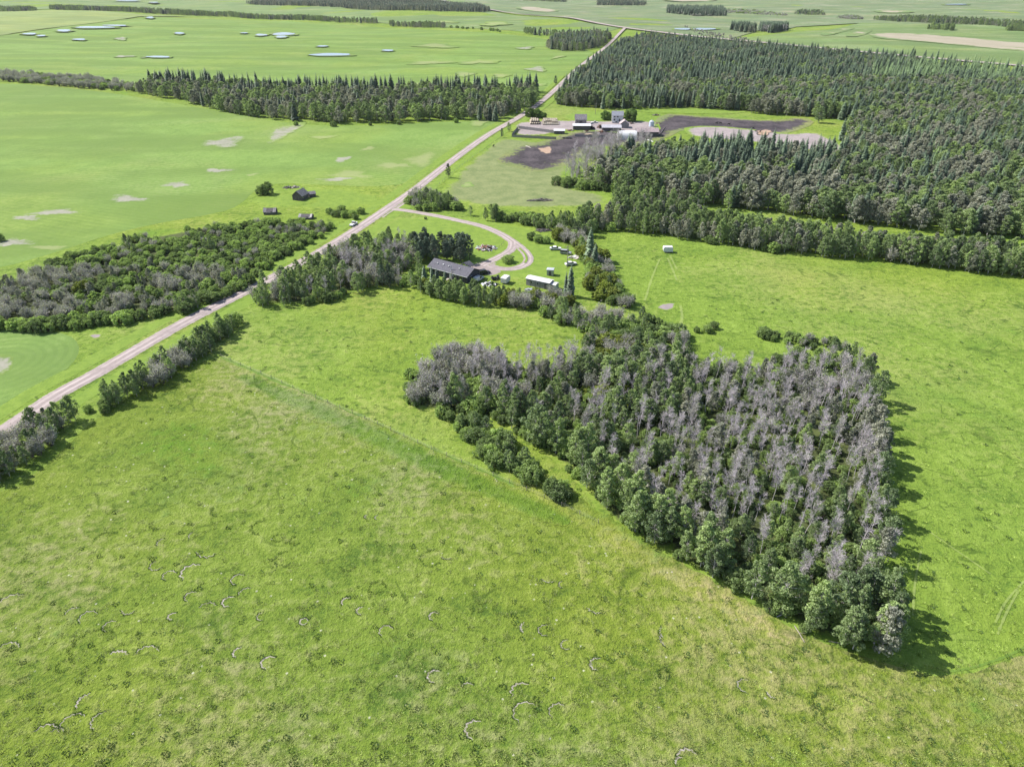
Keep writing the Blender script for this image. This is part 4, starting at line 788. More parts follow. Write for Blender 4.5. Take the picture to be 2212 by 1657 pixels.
def plant_all():
    from collections import defaultdict
    by = defaultdict(list)
    for c in CAND: by[c[0]].append(c)
    REST = {'aspen_tree': ('aspen_wood', 'leafy aspens filling the farther woods'), 'pale_aspen': ('thin_aspen_wood', 'grey-green aspens filling the farther woods'), 'bare_aspen': ('leafless_wood', 'leafless aspens farther inside the woods'),
            'spruce_tree': ('spruce_forest', 'dense dark spruce forest by the far road'), 'larch_tree': ('larch_wood', 'pale larches at the far right of the forest'), 'green_shrub': ('undergrowth', 'green undergrowth and bushes of the woods'), 'grey_willow': ('willow_scrub', 'grey willows farther inside the thickets'), 'yellow_shrub': ('yellow_scrub', 'yellow bushes'), 'pine_tree': ('pine_wood', 'pines')}
    for k, L in by.items():
        vis = sorted([c for c in L if c[7]], key=lambda c: -c[6])
        hid = [c for c in L if not c[7] and c[6] > .012]
        for c in vis[:MAXI]:
            noun, cat = WORDS[k]; big = 'tall' if c[8] > c[9] else 'low'
            lab = ' '.join(f"{big} {noun} {c[5]}".split()[:16])
            plant_thing(k, c[1], c[2], 0, c[4], lab, f"{big} {noun}s {c[5]}", (c[3][0], c[3][1])).rotation_euler = c[3]
        rest = vis[MAXI:] + hid
        if rest: mass(REST[k][0], [c[:5] for c in rest], REST[k][1])
    for nm, recs, lab in FAR: mass(nm, recs, lab)
MAXI = 295
plant_all()

# ------------------------------------------------------------------ single trees and bushes
def lone(kind, px, py, h, label, v=0, wide=1.0, group=None):
    p = KINDS[kind][v % len(KINDS[kind])]; l = un3(px, py)
    plant_thing(kind, v, l, rng.uniform(0, 6), h / p.H, label, group, (0, 0), wide * (.72 if kind == 'spruce_tree' else 1))
lone('pine_tree', 969, 384, 8, 'solitary dark bushy tree on the verge of the gravel road above the junction', 0, .8)
lone('pine_tree', 1084, 298, 6.5, 'small dark tree beside the road at the corral corner', 1, .75)
lone('aspen_tree', 1099, 285, 6.5, 'small light green tree between road and plank corral', 1, 1.1)
lone('pine_tree', 1200, 184, 9, 'solitary dark tree on the field side of the far stretch of road', 0, .9)
lone('spruce_tree', 1817, 304, 15, 'solitary spruce standing in the grassy clearing beside the forest', 3, 1.25)
lone('aspen_tree', 1768, 266, 12, 'broad tree at the forest corner on the grassy clearing', 3, 1.5)
lone('green_shrub', 578, 420, 7.5, 'big round dark bush at the field edge left of the old log shed', 3, .85)
lone('green_shrub', 566, 421, 5.5, 'smaller bush leaning on the big round one at the field edge', 1, .9)
lone('green_shrub', 1097, 567, 3.4, 'dark round bush on the grass island inside the driveway loop', 1, 1.35)
lone('aspen_tree', 1016, 466, 5, 'small light green tree beside the driveway past the clump', 4, 1.2)
for px, py, h, l in ((1147, 518, 4, 'left'), (1163, 524, 4.2, 'middle'), (1180, 526, 3.6, 'right')):
    lone('green_shrub', px, py, h, f'{l} one of three dark bushes on the lawn beyond the driveway loop', px, 1.0)
lone('yellow_shrub', 1206, 518, 6, 'pale yellow-green tree above the white parked car', 0)
lone('yellow_shrub', 1222, 512, 5.5, 'yellow-green tree with gaps behind the parked cars', 1)
lone('spruce_tree', 1273, 570, 15, 'tallest spruce of the homestead standing right of the parked cars', 1, 1.3)
lone('spruce_tree', 1284, 578, 10, 'shorter spruce beside the tallest one of the homestead', 3, 1.3)
lone('spruce_tree', 1232, 640, 12, 'dark spruce at the right end of the long grey shed', 0, 1.4)
lone('spruce_tree', 1222, 637, 9, 'slim lower spruce left of the dark one by the long grey shed', 2, 1.3)
for px, py, h, l in ((917, 612, 7, 'leftmost dark conifer in front of the house'), (934, 618, 8, 'second dark conifer from the left in front of the house'), (945, 622, 7.5, 'middle dark conifer in front of the house, covering a window'), (962, 622, 7, 'rightmost dark conifer in front of the house')):
    lone('spruce_tree', px, py, h, l, px, 1.5)
lone('pine_tree', 842, 622, 9.5, 'tall open-crowned pine at the pasture edge left of the house', 0, .8)
lone('pine_tree', 826, 618, 8.5, 'lower pine left of the open-crowned one at the pasture edge', 1, .8)
lone('yellow_shrub', 183, 640, 6.5, 'single yellow bush in the grey thicket west of the road', 0, 1.0)
for i, (px, py, h) in enumerate(((712, 462, 3.4), (728, 468, 3.6), (745, 470, 3.8), (762, 466, 3.2), (780, 462, 3.6), (738, 456, 3.2), (768, 474, 3))):
    lone('green_shrub', px, py, h, 'low bush in the patch between the old sheds and the road', i, 1.2, 'bushes in the patch by the old sheds')
for i, (px, py, h, l) in enumerate(((1361, 263, 11, 'largest bright round tree beside the white farmhouse'), (1308, 260, 8, 'bright round tree on the farm lawn left of the farmhouse'), (1146, 254, 8.5, 'bright round tree nearest the road above the bale stacks'), (1160, 255, 7.5, 'bright round tree right behind the bale stacks'), (1174, 256, 5.5, 'lowest of the round trees behind the bale stacks'))):
    lone('maple_tree', px, py, h, l, i, .95)
lone('green_shrub', 1, 521, 4, 'dark bush at the frame edge on the west field', 0)
for i, (px, py, h) in enumerate(((640, 272, 4), (720, 274, 4.5), (800, 272, 3.5), (862, 270, 3.5), (985, 266, 4))):
    lone('green_shrub', px, py, h, 'small round bush at the foot of the tree belt', i, 1, 'small bushes at the foot of the tree belt')
lone('green_shrub', 449, 470, 1.2, 'tiny bush', 0) if 0 else None
lone('green_shrub', 919, 474, 1.6, 'tiny bush on the lawn inside the driveway bend', 2)

# ------------------------------------------------------------------ materials of the built things
M_ROOFD = simple('charcoal_shingles', (.095, .093, .110), .9, .2, 2, bump=.02)
M_NAVY = simple('dark_siding', (.040, .040, .062), .7, .2, 1.2, stretch=(1, 1, 9))
M_WHITE = simple('white_paint', (.58, .58, .59), .5, .12, 2)
M_DIRTY = simple('weathered_white', (.55, .54, .54), .6, .25, 1.2)
M_GREYW = simple('grey_boards', (.25, .235, .235), .9, .35, 1.5, stretch=(1, 1, 6))
M_GREYD = simple('old_dark_boards', (.105, .095, .100), .95, .4, 1.5, stretch=(4, 4, 1))
M_ROOFG = simple('weathered_shingles', (.21, .195, .205), .95, .35, 1.8)
M_TIN = simple('galvanised_sheet', (.50, .52, .56), .4, .15, 1.5, .5, .35)
M_GLASS = simple('dark_glass', (.02, .025, .03), .1, .05, 1, .6)
M_TYRE = simple('tyre_rubber', (.02, .02, .02), .9, .1, 3)
M_RUST = simple('rusty_metal', (.20, .095, .06), .85, .4, 3)
M_BLACKP = simple('black_paint', (.025, .025, .03), .4, .2, 2)
M_SILV = simple('silver_paint', (.34, .35, .38), .35, .12, 2, .5, .3)
M_WOODL = simple('pale_wood', (.42, .38, .34), .9, .3, 2)
M_HAY = simple('hay', (.50, .43, .33), .95, .3, 5); M_HAYEND = simple('hay_ends', (.17, .14, .12), .95, .4, 6)
M_POLE = simple('weathered_pole', (.27, .24, .21), .9, .25, 3)
M_HIDE = simple('black_hide', (.018, .016, .016), .8, .3, 4)
M_BLUEW = simple('pale_blue_metal', (.46, .54, .62), .4, .1, 1.5, .5)
M_WIRE = simple('fence_wire', (.22, .21, .20), .6, .1, 2, .4, .6)
M_STRAWM = simple('straw', (.55, .45, .33), .95, .25, 3)

def heading(a, b):
    p, q = un(*a), un(*b); return math.atan2(q[1] - p[1], q[0] - p[0])
# ------------------------------------------------------------------ buildings
def window(par, x, y, z, w_, h_, face='y', s=-1, fm=None):
    d = (w_ + .16, .07, h_ + .16) if face == 'y' else (.07, w_ + .16, h_ + .16)
    g = (w_, .05, h_) if face == 'y' else (.05, w_, h_)
    o = (0, s * .035, 0) if face == 'y' else (s * .035, 0, 0); o2 = (0, s * .085, 0) if face == 'y' else (s * .085, 0, 0)
    f = MB().box((x + o[0], y + o[1], z), d).build('window', fm or M_WHITE, par); MB().box((x + o2[0], y + o2[1], z), g).build('pane', M_GLASS, f)
def door(par, x, y, z0, w_, h_, face='y', s=-1, m=None):
    d = (w_, .08, h_) if face == 'y' else (.08, w_, h_); o = (0, s * .045, 0) if face == 'y' else (s * .045, 0, 0)
    dd = MB().box((x + o[0], y + o[1], z0 + h_ / 2), d).build('door', m or M_DIRTY, par)
    hx = (w_ * .38, s * .12, 0) if face == 'y' else (s * .12, w_ * .38, 0)
    MB().box((x + hx[0], y + hx[1], z0 + h_ * .48), (.1, .1, .1)).build('handle', M_SILV, dd)
def gable(name, label, cat, px, py, L, W, H, rise, rz, roof, wall, over=.35, doors=((0, 1.2, 2),), windows=(), group=None, sag=0.0, thick=.14, z=0):
    """ridge along local x; local -y looks at the camera"""
    t = thing(name, label, cat, un3(px, py), rz, group)
    w_ = MB(); hw = W / 2
    w_.prism([(-hw, -.2), (hw, -.2), (hw, H), (0, H + rise), (-hw, H)], -L / 2, L / 2); w_.build('wall', wall, t)
    r = MB(); n = 8; k = rise / hw; xs = [-L / 2 - over + (L + 2 * over) * i / n for i in range(n + 1)]
    for s in (-1, 1):
        vs = []
        for x in xs:
            dz = -sag * math.cos(math.pi * x / (L + 2 * over)) ; e = hw + over
            vs += [(x, 0, H + rise + .03 + dz), (x, s * e, H - over * k + .03 + dz), (x, s * e, H - over * k + .03 + thick + dz), (x, 0, H + rise + .03 + thick + dz)]
        fs = [(4 * i + a, 4 * i + (a + 1) % 4, 4 * i + 4 + (a + 1) % 4, 4 * i + 4 + a) for i in range(n) for a in range(4)] + [(0, 1, 2, 3), (4 * n + 3, 4 * n + 2, 4 * n + 1, 4 * n)]
        r.add(vs, fs)
    r.build('roof', roof, t)
    for x, dw, dh in doors: door(t, x, -hw, 0, dw, dh, 'y', -1, M_GREYD)
    for x, z0, ww, wh in windows: window(t, x, -hw, z0, ww, wh)
    return t
# dark-roofed house
A, B = Vector(un(1012, 613)), Vector(un(928, 590)); hz = math.atan2((A - B).y, (A - B).x); nrm = Vector((-math.sin(hz), math.cos(hz)))
L, W, H, rise = (A - B).length * .97, 7.8, 2.9, 1.8
ctr = (A + B) / 2 + nrm * (W / 2 - .4)
t = thing('house', 'long dark house with charcoal gable roof beside the driveway yard', 'house', (ctr.x, ctr.y, 0), hz)
hw = W / 2
MB().prism([(-hw, -.2), (hw, -.2), (hw, H), (0, H + rise), (-hw, H)], -L / 2, L / 2).build('wall', M_NAVY, t)
r = MB(); ov = .55; k = rise / hw
for s in (-1, 1): r.prism([(0, H + rise + .02), (s * (hw + ov), H - ov * k + .02), (s * (hw + ov), H - ov * k + .22), (0, H + rise + .22)], -L / 2 - ov, L / 2 + ov)
roof = r.build('roof', M_ROOFD, t)
for x in (-6.4, -3.6, -.9, 4.1): MB().box((x, -2.0, H + rise - 2.0 * k + .40), (.45, .45, .35)).build('roof_vent', M_DIRTY, roof)
MB().tube([(1.2, -3.2, H + .4), (1.2, -3.2, H + 2.4)], .14).build('flue', M_TIN, roof)
g = MB(); g.box((0, -hw - ov - .045, H - ov * k + .08), (L + 2 * ov, .08, .20)); g.build('gutter', M_WHITE, roof)
# porch roof over the yard door
po = MB()
for s in (-1, 1): po.add([(2.6, hw - 1.6, H + 1.75), (2.6, hw + 2.2, H + 1.55), (2.6 + s * 2.3, hw + 2.2, H + .35), (2.6 + s * 2.3, hw - .4, H + .35), (2.6, hw - 1.6, H + 1.95), (2.6, hw + 2.2, H + 1.75), (2.6 + s * 2.3, hw + 2.2, H + .55), (2.6 + s * 2.3, hw - .4, H + .55)], [(0, 1, 2, 3), (4, 7, 6, 5), (1, 5, 6, 2), (0, 4, 5, 1), (3, 2, 6, 7), (0, 3, 7, 4)])
po.build('porch_roof', M_ROOFD, t)
for x in (.9, 4.3): MB().tube([(x, hw + 2.0, 0), (x, hw + 2.0, H + .5)], .09).build('porch_post', M_WHITE, t)
for x in (-7.2, -4.6, -2.2, 6.2): window(t, x, -hw, 1.7, 1.4, 1.1)
window(t, L / 2, -1.5, 1.7, 1.2, 1.0, 'x', 1); window(t, 3.4, -hw, 1.5, 1.0, .9)
door(t, 1.2, -hw, .1, 1.0, 2.1, 'y', -1, M_WHITE); door(t, 2.6, hw, .1, 1.0, 2.1, 'y', 1, M_WHITE)
MB().box((1.2, -hw - .9, .05), (2.4, 1.8, .3)).box((1.2, -hw - 1.9, -.02), (1.6, .4, .2)).build('step', M_WOODL, t)
# homestead sheds
sh = heading((1142, 617), (1188, 627))
t = gable('shed', 'long grey shed with pale flat-pitched roof right of the trailers', 'shed', 1166, 618, 9.6, 3.4, 2.6, .45, sh, M_DIRTY, M_GREYW, .25, ((3.2, 1.0, 2.0),), ((-2.6, 1.5, .8, .7), (0, 1.5, .8, .7)))
for x in (-3, -1, 1, 3): MB().box((x, -1.72, 1.2), (.12, .05, 2.4)).build('batten', M_GREYD, t)
gable('shed', 'small pale lean-to at the right end of the long grey shed', 'shed', 1196, 624, 2.6, 2.8, 2.0, .35, sh, M_DIRTY, M_DIRTY, .2, ((0, .9, 1.8),))
gable('shed', 'small square grey shed standing alone on the lawn', 'shed', 1189, 594, 2.5, 2.3, 2.3, .25, sh * .4, M_TIN, M_SILV, .15, ((0, .9, 1.8),))
gable('old_shed', 'old grey log shed with weathered gable roof among rough grass', 'shed', 650, 430, 6.6, 5.4, 2.4, 2.3, heading((637, 436), (660, 424)), M_ROOFG, M_GREYD, .3, ((1.5, 1.1, 1.9),), ((-2.0, 1.6, .8, .7),), sag=.12)
gable('old_shed', 'smallest grey shed right of the old log shed', 'shed', 674, 425, 3.4, 3.0, 1.6, 1.0, .5, M_ROOFG, M_GREYD, .2, ((0, .9, 1.5),))
gable('old_shed', 'low collapsing shed at the field end of the thicket', 'shed', 585, 462, 5.6, 4.0, 1.4, 1.4, .05, M_ROOFG, M_GREYD, .2, ((1, .9, 1.6),), sag=.25)
gable('old_shed', 'low pale-roofed shed half hidden by bushes at the thicket', 'shed', 662, 472, 6.0, 4.0, 1.1, 1.0, -.05, simple('bleached_shingles', (.34, .32, .31), .95, .35, 2), M_GREYD, .2, ((1, .9, 1.4),), sag=.35)
# farmyard buildings
gable('shed', 'long open shed with white roof in the middle of the farmyard', 'shed', 1256, 280, 12.5, 6.5, 3.0, .9, -.03, M_WHITE, M_GREYD, .4, ((-3, 2.4, 2.4), (3, 2.4, 2.4)))
gable('shed', 'tall grey barn with steep dark roof behind the white-roofed shed', 'barn', 1254, 268, 8.5, 6.5, 3.6, 3.2, -.03, M_ROOFG, M_GREYW, .3, ((0, 2, 2.6),), ((-2.4, 2, .9, .8),))
gable('shed', 'long low shed with grey roof left of the white quonset', 'shed', 1320, 283, 13.5, 7.5, 2.8, 1.3, -.04, simple('grey_metal_roof', (.36, .35, .38), .6, .15, 1.2), M_GREYD, .4, ((-3.5, 2, 2.3), (2, 2, 2.3)))
gable('shed', 'shed with peaked pinkish roof above the white quonset', 'shed', 1348, 276, 6.5, 6.5, 3.0, 2.4, 1.5, simple('faded_red_roof', (.36, .29, .29), .8, .2, 1.5), M_GREYW, .3, ((0, 1.6, 2.2),), ((2, 1.7, .8, .8),))
gable('barn', 'low wide barn with dull brown-grey roof right of the white quonset', 'barn', 1397, 293, 15, 10, 3.2, 1.8, -.06, simple('dull_brown_roof', (.27, .215, .22), .85, .25, 1.2), M_GREYD, .4, ((-6.0, 2.4, 2.6), (2, 2.4, 2.4)))
gable('shed', 'small white-roofed shed at the end of the plank corral', 'shed', 1208, 289, 7.5, 4.5, 2.2, .8, -.03, M_WHITE, M_GREYD, .3, ((0, 1.6, 1.9),))
t = gable('farmhouse', 'white farmhouse with grey roof half behind the largest round tree', 'house', 1333, 262, 8.5, 7, 4.6, 2.6, -.05, simple('blue_grey_roof', (.22, .23, .27), .8, .15, 1.5), M_WHITE, .4, ((1.5, 1, 2.1),), ((-2.4, 1.6, 1.1, 1.1), (-2.4, 3.7, 1.0, .9), (0, 3.7, 1.0, .9)))
MB().box((-1.5, .6, 7.4), (.6, .6, 1.4)).build('chimney', simple('chimney_brick', (.30, .15, .11), .9, .2, 4), t)
# quonset
t = thing('quonset', 'white round-roofed quonset hut at the edge of the mud', 'quonset', un3(1354, 300), -.05)
prof = [(-4.6, -.1)] + [(-4.6 * math.cos(math.pi * i / 14), .6 + 4.6 * math.sin(math.pi * i / 14)) for i in range(15)] + [(4.6, -.1)]
MB().prism(prof, -6.5, 6.5).build('shell', M_WHITE, t)
for i in range(7): 
    q = MB(); x = -6.0 + i * 2.0; q.prism([(a * 1.012, z * 1.012) for a, z in prof], x - .06, x + .06); q.build('rib', M_DIRTY, t)
door(t, 6.5, 0, 0, 2.8, 3.0, 'x', 1, M_GREYD); window(t, -6.5, 0, 2.6, 1.2, 1.0, 'x', -1)
# grain bin
t = thing('grain_bin', 'pale blue round steel grain bin on the bare yard', 'grain bin', un3(1407, 274))
m = MB(); 
for i in range(6): m.tube([(0, 0, .6 * i), (0, 0, .6 * i + .29), (0, 0, .6 * i + .6)], [1.85, 1.80, 1.85], 20, cap=False)
m.build('wall', M_BLUEW, t, True)
MB().tube([(0, 0, 3.6), (0, 0, 4.5), (0, 0, 4.7)], [1.95, .35, .3], 20).build('roof', M_TIN, t); door(t, 0, -1.83, .2, .7, 1.3, 'y', -1, M_TIN)

# ------------------------------------------------------------------ vehicles
def wheels(t, xs, y, r=.34, w_=.22):
    for x in xs:
        for s in (-1, 1):
            wl = MB().tube([(x, s * y - w_ / 2, r), (x, s * y + w_ / 2, r)], r, 14).build('wheel', M_TYRE, t)
            MB().tube([(x, s * (y + w_ / 2 + .004) - .02, r), (x, s * (y + w_ / 2 + .004) + .02, r)], r * .55, 10).build('rim', M_SILV, wl)
def car(label, px, py, rz, paint, suv=False, open_bed=False, name='parked_car', cat='car', canopy=None):
    t = thing(name, label, cat, un3(px, py), rz)
    h = 1.75 if (suv or open_bed) else 1.42; Lh = 2.35 if not open_bed else 2.7; wd = .88
    lo = [(-Lh, .38), (Lh, .38), (Lh, .72), (Lh - .12, .86), (.95, 1.0), (-Lh + .1, 1.02), (-Lh, .8)]
    b = MB(); b.prism([(a, z) for a, z in lo], -wd, wd, 'y'); b.build('body', paint, t)
    if open_bed: cab = [(-.25, 1.0), (1.15, 1.0), (.55, h), (-.15, h)]
    elif suv: cab = [(-Lh + .1, 1.0), (1.15, 1.0), (.5, h), (-Lh + .35, h)]
    else: cab = [(-1.75, 1.0), (1.15, 1.0), (.35, h), (-1.0, h)]
    MB().prism(cab, -wd + .10, wd - .10, 'y').build('windows', M_GLASS, t)
    top = [(p[0] * .98 + .0, p[1]) for p in cab[2:]]
    MB().prism([(top[1][0] - .05, h + .005), (top[0][0] + .05, h + .005), (top[0][0], h + .06), (top[1][0], h + .06)], -wd + .09, wd - .09, 'y').build('roof_panel', paint, t)
    if canopy: MB().prism([(-Lh + .05, 1.03), (-.35, 1.03), (-.35, 1.75), (-.6, 1.85), (-Lh + .3, 1.85)], -wd + .06, wd - .06, 'y').build('canopy', canopy, t)
    wheels(t, (-1.4, 1.4), wd - .08)
    for s in (-1, 1):
        MB().box((Lh + .012, s * .62, .70), (.03, .32, .14)).build('headlight', M_DIRTY, t); MB().box((-Lh - .012, s * .68, .78), (.03, .2, .16)).build('tail_light', M_RUST, t)
    return t
car('white sedan parked on the lawn, the upper left of the cars', 1200, 540, .0, M_WHITE)
car('silver car with dark windows parked right below the white sedan', 1222, 549, -.25, M_SILV, suv=True)
car('old grey car lowest in the parked row by the utility pole', 1233, 573, .35, M_DIRTY)
car('abandoned light grey car below the long grey shed', 1146, 632, 2.3, M_SILV)
car('white pickup truck stopped on the gravel road verge by the thicket', 764, 487, heading((735, 520), (842, 448)), M_WHITE, open_bed=True, name='pickup_truck', cat='truck')
car('white pickup with a pale canopy parked against the house end', 1034, 606, heading((1022, 612), (1046, 598)), M_DIRTY, open_bed=True, name='pickup_truck', cat='truck', canopy=M_WHITE)
car('black vehicle parked by the house porch', 1046, 592, .5, M_BLACKP, suv=True)
def trailer(label, px, py, rz, L, H, body, name='trailer', cat='trailer', win=True, z0=.5, W=2.3):
    t = thing(name, label, cat, un3(px, py), rz)
    r = .22; pf = [(-L / 2, z0), (L / 2 - .2, z0), (L / 2, z0 + .5), (L / 2, H - .35), (L / 2 - .35, H), (-L / 2 + .2, H), (-L / 2, H - .25)]
    MB().prism(pf, -W / 2, W / 2, 'y').build('body', body, t)
    MB().box((0, 0, H + .03), (L - .7, W - .2, .05)).build('roof', M_DIRTY if body is not M_DIRTY else M_WHITE, t)
    if win:
        for x in (-L * .28, L * .22): window(t, x, -W / 2, z0 + (H - z0) * .62, .9, .5)
        door(t, -.1, -W / 2, z0 + .05, .65, 1.75, 'y', -1, M_DIRTY)
        MB().box((0, -W / 2 - .012, z0 + .42), (L * .9, .02, .14)).build('stripe', M_SILV, t)
    wheels(t, (-.4, .4), W / 2 - .12, .33, .2)
    MB().tube([(L / 2, 0, z0 + .05), (L / 2 + 1.0, 0, z0 - .05)], .06, 6).build('hitch', M_BLACKP, t)
    return t
trailer('white camper trailer standing alone on the east pasture below the hedgerow', 1442, 545, math.pi - .05, 3.9, 2.4, M_WHITE, 'camper', 'camper')
trailer('white box trailer parked below the driveway loop', 1092, 611, heading((1082, 618), (1100, 604)), 3.6, 2.5, M_DIRTY, 'box_trailer', win=False)
t = thing('utility_trailer', 'black flat trailer heaped with dark scrap beside the white box trailer', 'trailer', un3(1070, 604), .4)
MB().box((0, 0, .6), (3.2, 1.8, .12)).build('bed', M_BLACKP, t); wheels(t, (0,), .95, .32, .2); q = MB(); rr = random.Random(4)
for i in range(26): q.box((rr.uniform(-1.4, 1.4), rr.uniform(-.7, .7), rr.uniform(.75, 1.35)), (rr.uniform(.2, .9), rr.uniform(.1, .5), rr.uniform(.1, .4)), rr.uniform(0, 3), rr.uniform(-.5, .5))
q.build('load', M_BLACKP, t); MB().tube([(1.6, 0, .6), (2.7, 0, .45)], .05, 6).build('hitch', M_BLACKP, t)
t = thing('water_tank', 'low white plastic tank in the hedge below the trailers', 'tank', un3(1111, 637), .3)
MB().tube([(-.9, 0, .75), (-.8, 0, .75), (.8, 0, .75), (.9, 0, .75)], [.45, .65, .65, .45], 14).build('tank', M_WHITE, t, True); MB().box((-.5, 0, .08), (.2, 1.2, .2)).box((.5, 0, .08), (.2, 1.2, .2)).build('cradle', M_WOODL, t); MB().tube([(0, 0, 1.35), (0, 0, 1.5)], .18, 10).build('lid', M_BLACKP, t)
def tractor(label, px, py, rz, paint):
    t = thing('tractor', label, 'tractor', un3(px, py), rz)
    MB().prism([(0, .9), (1.9, .9), (1.95, 1.6), (0, 1.75)], -.38, .38, 'y').build('hood', paint, t)
    MB().prism([(-1.2, 1.0), (.1, 1.0), (0, 2.5), (-1.0, 2.5)], -.65, .65, 'y').build('cab', M_GLASS, t); MB().box((-.5, 0, 2.56), (1.3, 1.5, .12)).build('roof_panel', paint, t)
    for s in (-1, 1):
        for x, r_, w_ in ((-.7, .85, .5), (1.5, .5, .35)):
            wl = MB().tube([(x, s * .85 - w_ / 2, r_), (x, s * .85 + w_ / 2, r_)], r_, 14).build('wheel', M_TYRE, t); MB().tube([(x, s * (.86 + w_ / 2) - .02, r_), (x, s * (.86 + w_ / 2) + .02, r_)], r_ * .5, 10).build('rim', paint, wl)
    MB().tube([(1.0, .2, 1.7), (1.0, .2, 2.5)], .06, 6).build('exhaust', M_BLACKP, t)
tractor('dark tractor parked right of the white-roofed shed', 1279, 280, .4, M_BLACKP)
tractor('rusty tractor between the two long sheds', 1295, 278, 2.2, M_RUST)
car('light farm truck on the pale dirt behind the sheds', 1284, 267, .2, M_DIRTY, open_bed=True, name='pickup_truck', cat='truck')
car('dark farm truck by the farmhouse front', 1330, 267, -.3, M_SILV, open_bed=True, name='pickup_truck', cat='truck')
# ------------------------------------------------------------------ piles
def heap(name, label, cat, px, py, lx, ly, h, n, mats, seed, logs=False):
    t = thing(name, label, cat, un3(px, py), 0); rr = random.Random(seed); parts = [MB() for _ in mats]
    for i in range(n):
        m = parts[i % len(mats)]; a = rr.uniform(0, 6.28); q = rr.random() ** .6; x, y = math.cos(a) * q * lx, math.sin(a) * q * ly; z = h * (1 - q) * rr.uniform(.3, 1) + .12
        if logs:
            b = rr.gauss(0, .35); l = rr.uniform(1.5, 4); dz = rr.uniform(-.3, .5); m.tube([(x - math.cos(b) * l / 2, y - math.sin(b) * l / 2, max(.08, z - dz)), (x + math.cos(b) * l / 2, y + math.sin(b) * l / 2, max(.08, z + dz))], [rr.uniform(.08, .18), rr.uniform(.05, .1)], 6)
        else: m.box((x, y, z), (rr.uniform(.5, 2.2), rr.uniform(.15, .9), rr.uniform(.06, .4)), rr.uniform(0, 3), rr.uniform(-.4, .4))
    for m, (nm, mt) in zip(parts, mats): m.build(nm, mt, t)
heap('scrap_heap', 'heap of pale and dark scrap beside the driveway behind the dark clump', 'scrap heap', 1050, 537, 4.6, 3.6, 1.0, 90, (('boards', M_WOODL), ('sheets', M_TIN), ('dark_scrap', M_BLACKP), ('rusty_scrap', M_RUST)), 1)
heap('scrap_heap', 'flat light heap of panels between the silver and the old grey car', 'scrap heap', 1242, 557, 2.6, 1.6, .5, 24, (('sheets', M_DIRTY), ('boards', M_WOODL)), 2)
heap('scrap_heap', 'small heap of clutter in front of the house end', 'scrap heap', 1058, 615, 3.0, 1.6, .6, 36, (('sheets', M_WHITE), ('dark_scrap', M_BLACKP)), 3)
heap('log_pile', 'grey pile of old logs lying on the grazed paddock', 'log pile', 1168, 434, 6.0, 1.6, 1.1, 70, (('pale_logs', M_POLE), ('dark_logs', M_GREYD)), 4, True)
heap('brush_pile', 'small dark brush pile on the lawn below the hedgerow', 'brush pile', 1175, 499, 2.6, 1.8, .9, 60, (('pale_sticks', M_POLE), ('dark_sticks', M_GREYD)), 5, True)
heap('rubble_pile', 'pale low rubble pile behind the old log shed', 'rubble pile', 630, 406, 4.5, 2.5, .5, 50, (('planks', M_POLE), ('dark_planks', M_GREYD)), 6)
heap('brush_pile', 'tangle of fallen branches under the woodlot front corner', 'brush pile', 1690, 1322, 1.8, .8, .4, 26, (('pale_sticks', M_POLE), ('grey_sticks', B_TWIG)), 8, True)
heap('straw_heap', 'orange straw heap on the mud before the sheds', 'straw heap', 1273, 292, 4, 1.6, .9, 60, (('straw', M_STRAWM),), 9)
for k_, (px, py, lx, lab_) in enumerate(((1268, 285, 3.0, 'clutter of boards and scrap below the white-roofed shed'), (1300, 286, 3.4, 'clutter of scrap between the two long sheds'), (1232, 283, 2.6, 'pile of planks right of the corral shed'), (1365, 268, 3.0, 'clutter of machinery parts beside the peaked shed'), (1420, 268, 2.8, 'pale scrap beside the grain bin'), (1225, 300, 4.0, 'dark heap of manure below the corral end'), (1418, 250, 3.2, 'rusty scrap near the forest side of the yard'))):
    heap('scrap_heap' if 'manure' not in lab_ else 'manure_heap', lab_, 'scrap heap' if 'manure' not in lab_ else 'manure heap', px, py, lx, lx * .6, .9, 30, (('boards', M_WOODL), ('dark_scrap', M_BLACKP), ('rusty_scrap', M_RUST)) if 'manure' not in lab_ else (('clods', M_BLACKP),), 20 + k_)
def log(label, a, b, r=.14, mat=None):
    p, q = un3(*a), un3(*b); c = (p + q) / 2; t = thing('fallen_log', label, 'log', c)
    d = (q - p); w1 = p - c + Vector((0, 0, r)); w2 = q - c + Vector((0, 0, r * .8)); mid = (w1 + w2) / 2 + Vector((rng.uniform(-.15, .15), rng.uniform(-.15, .15), .12))
    MB().tube([w1, mid, w2], [r, r * .85, r * .55], 7).build('trunk', mat or B_PALE, t)
    n = Vector((-d.y, d.x, 0)).normalized()
    MB().tube([mid, mid + n * .8 + d.normalized() * .5 + Vector((0, 0, .45))], [r * .4, r * .15], 5).build('branch', mat or B_PALE, t)
log('bent fallen trunk lying at the front corner of the woodlot', (1716, 1352), (1738, 1388), .09, M_POLE)
log('slender pale fallen trunk across the woodlot corner grass', (1690, 1312), (1740, 1316), .06, M_POLE)
log('thin pale trunk lying in the shade under the front corner trees', (1790, 1385), (1832, 1392), .07, M_POLE)
log('pale log lying on the dark mud left of the straw', (1136, 317), (1147, 321), .3, M_WOODL)
log('white pole lying below the low brown barn', (1394, 303), (1411, 308), .4, M_WHITE)
log('dark long beam on the yard right of the low brown barn', (1427, 290), (1437, 276), .35, M_GREYD)

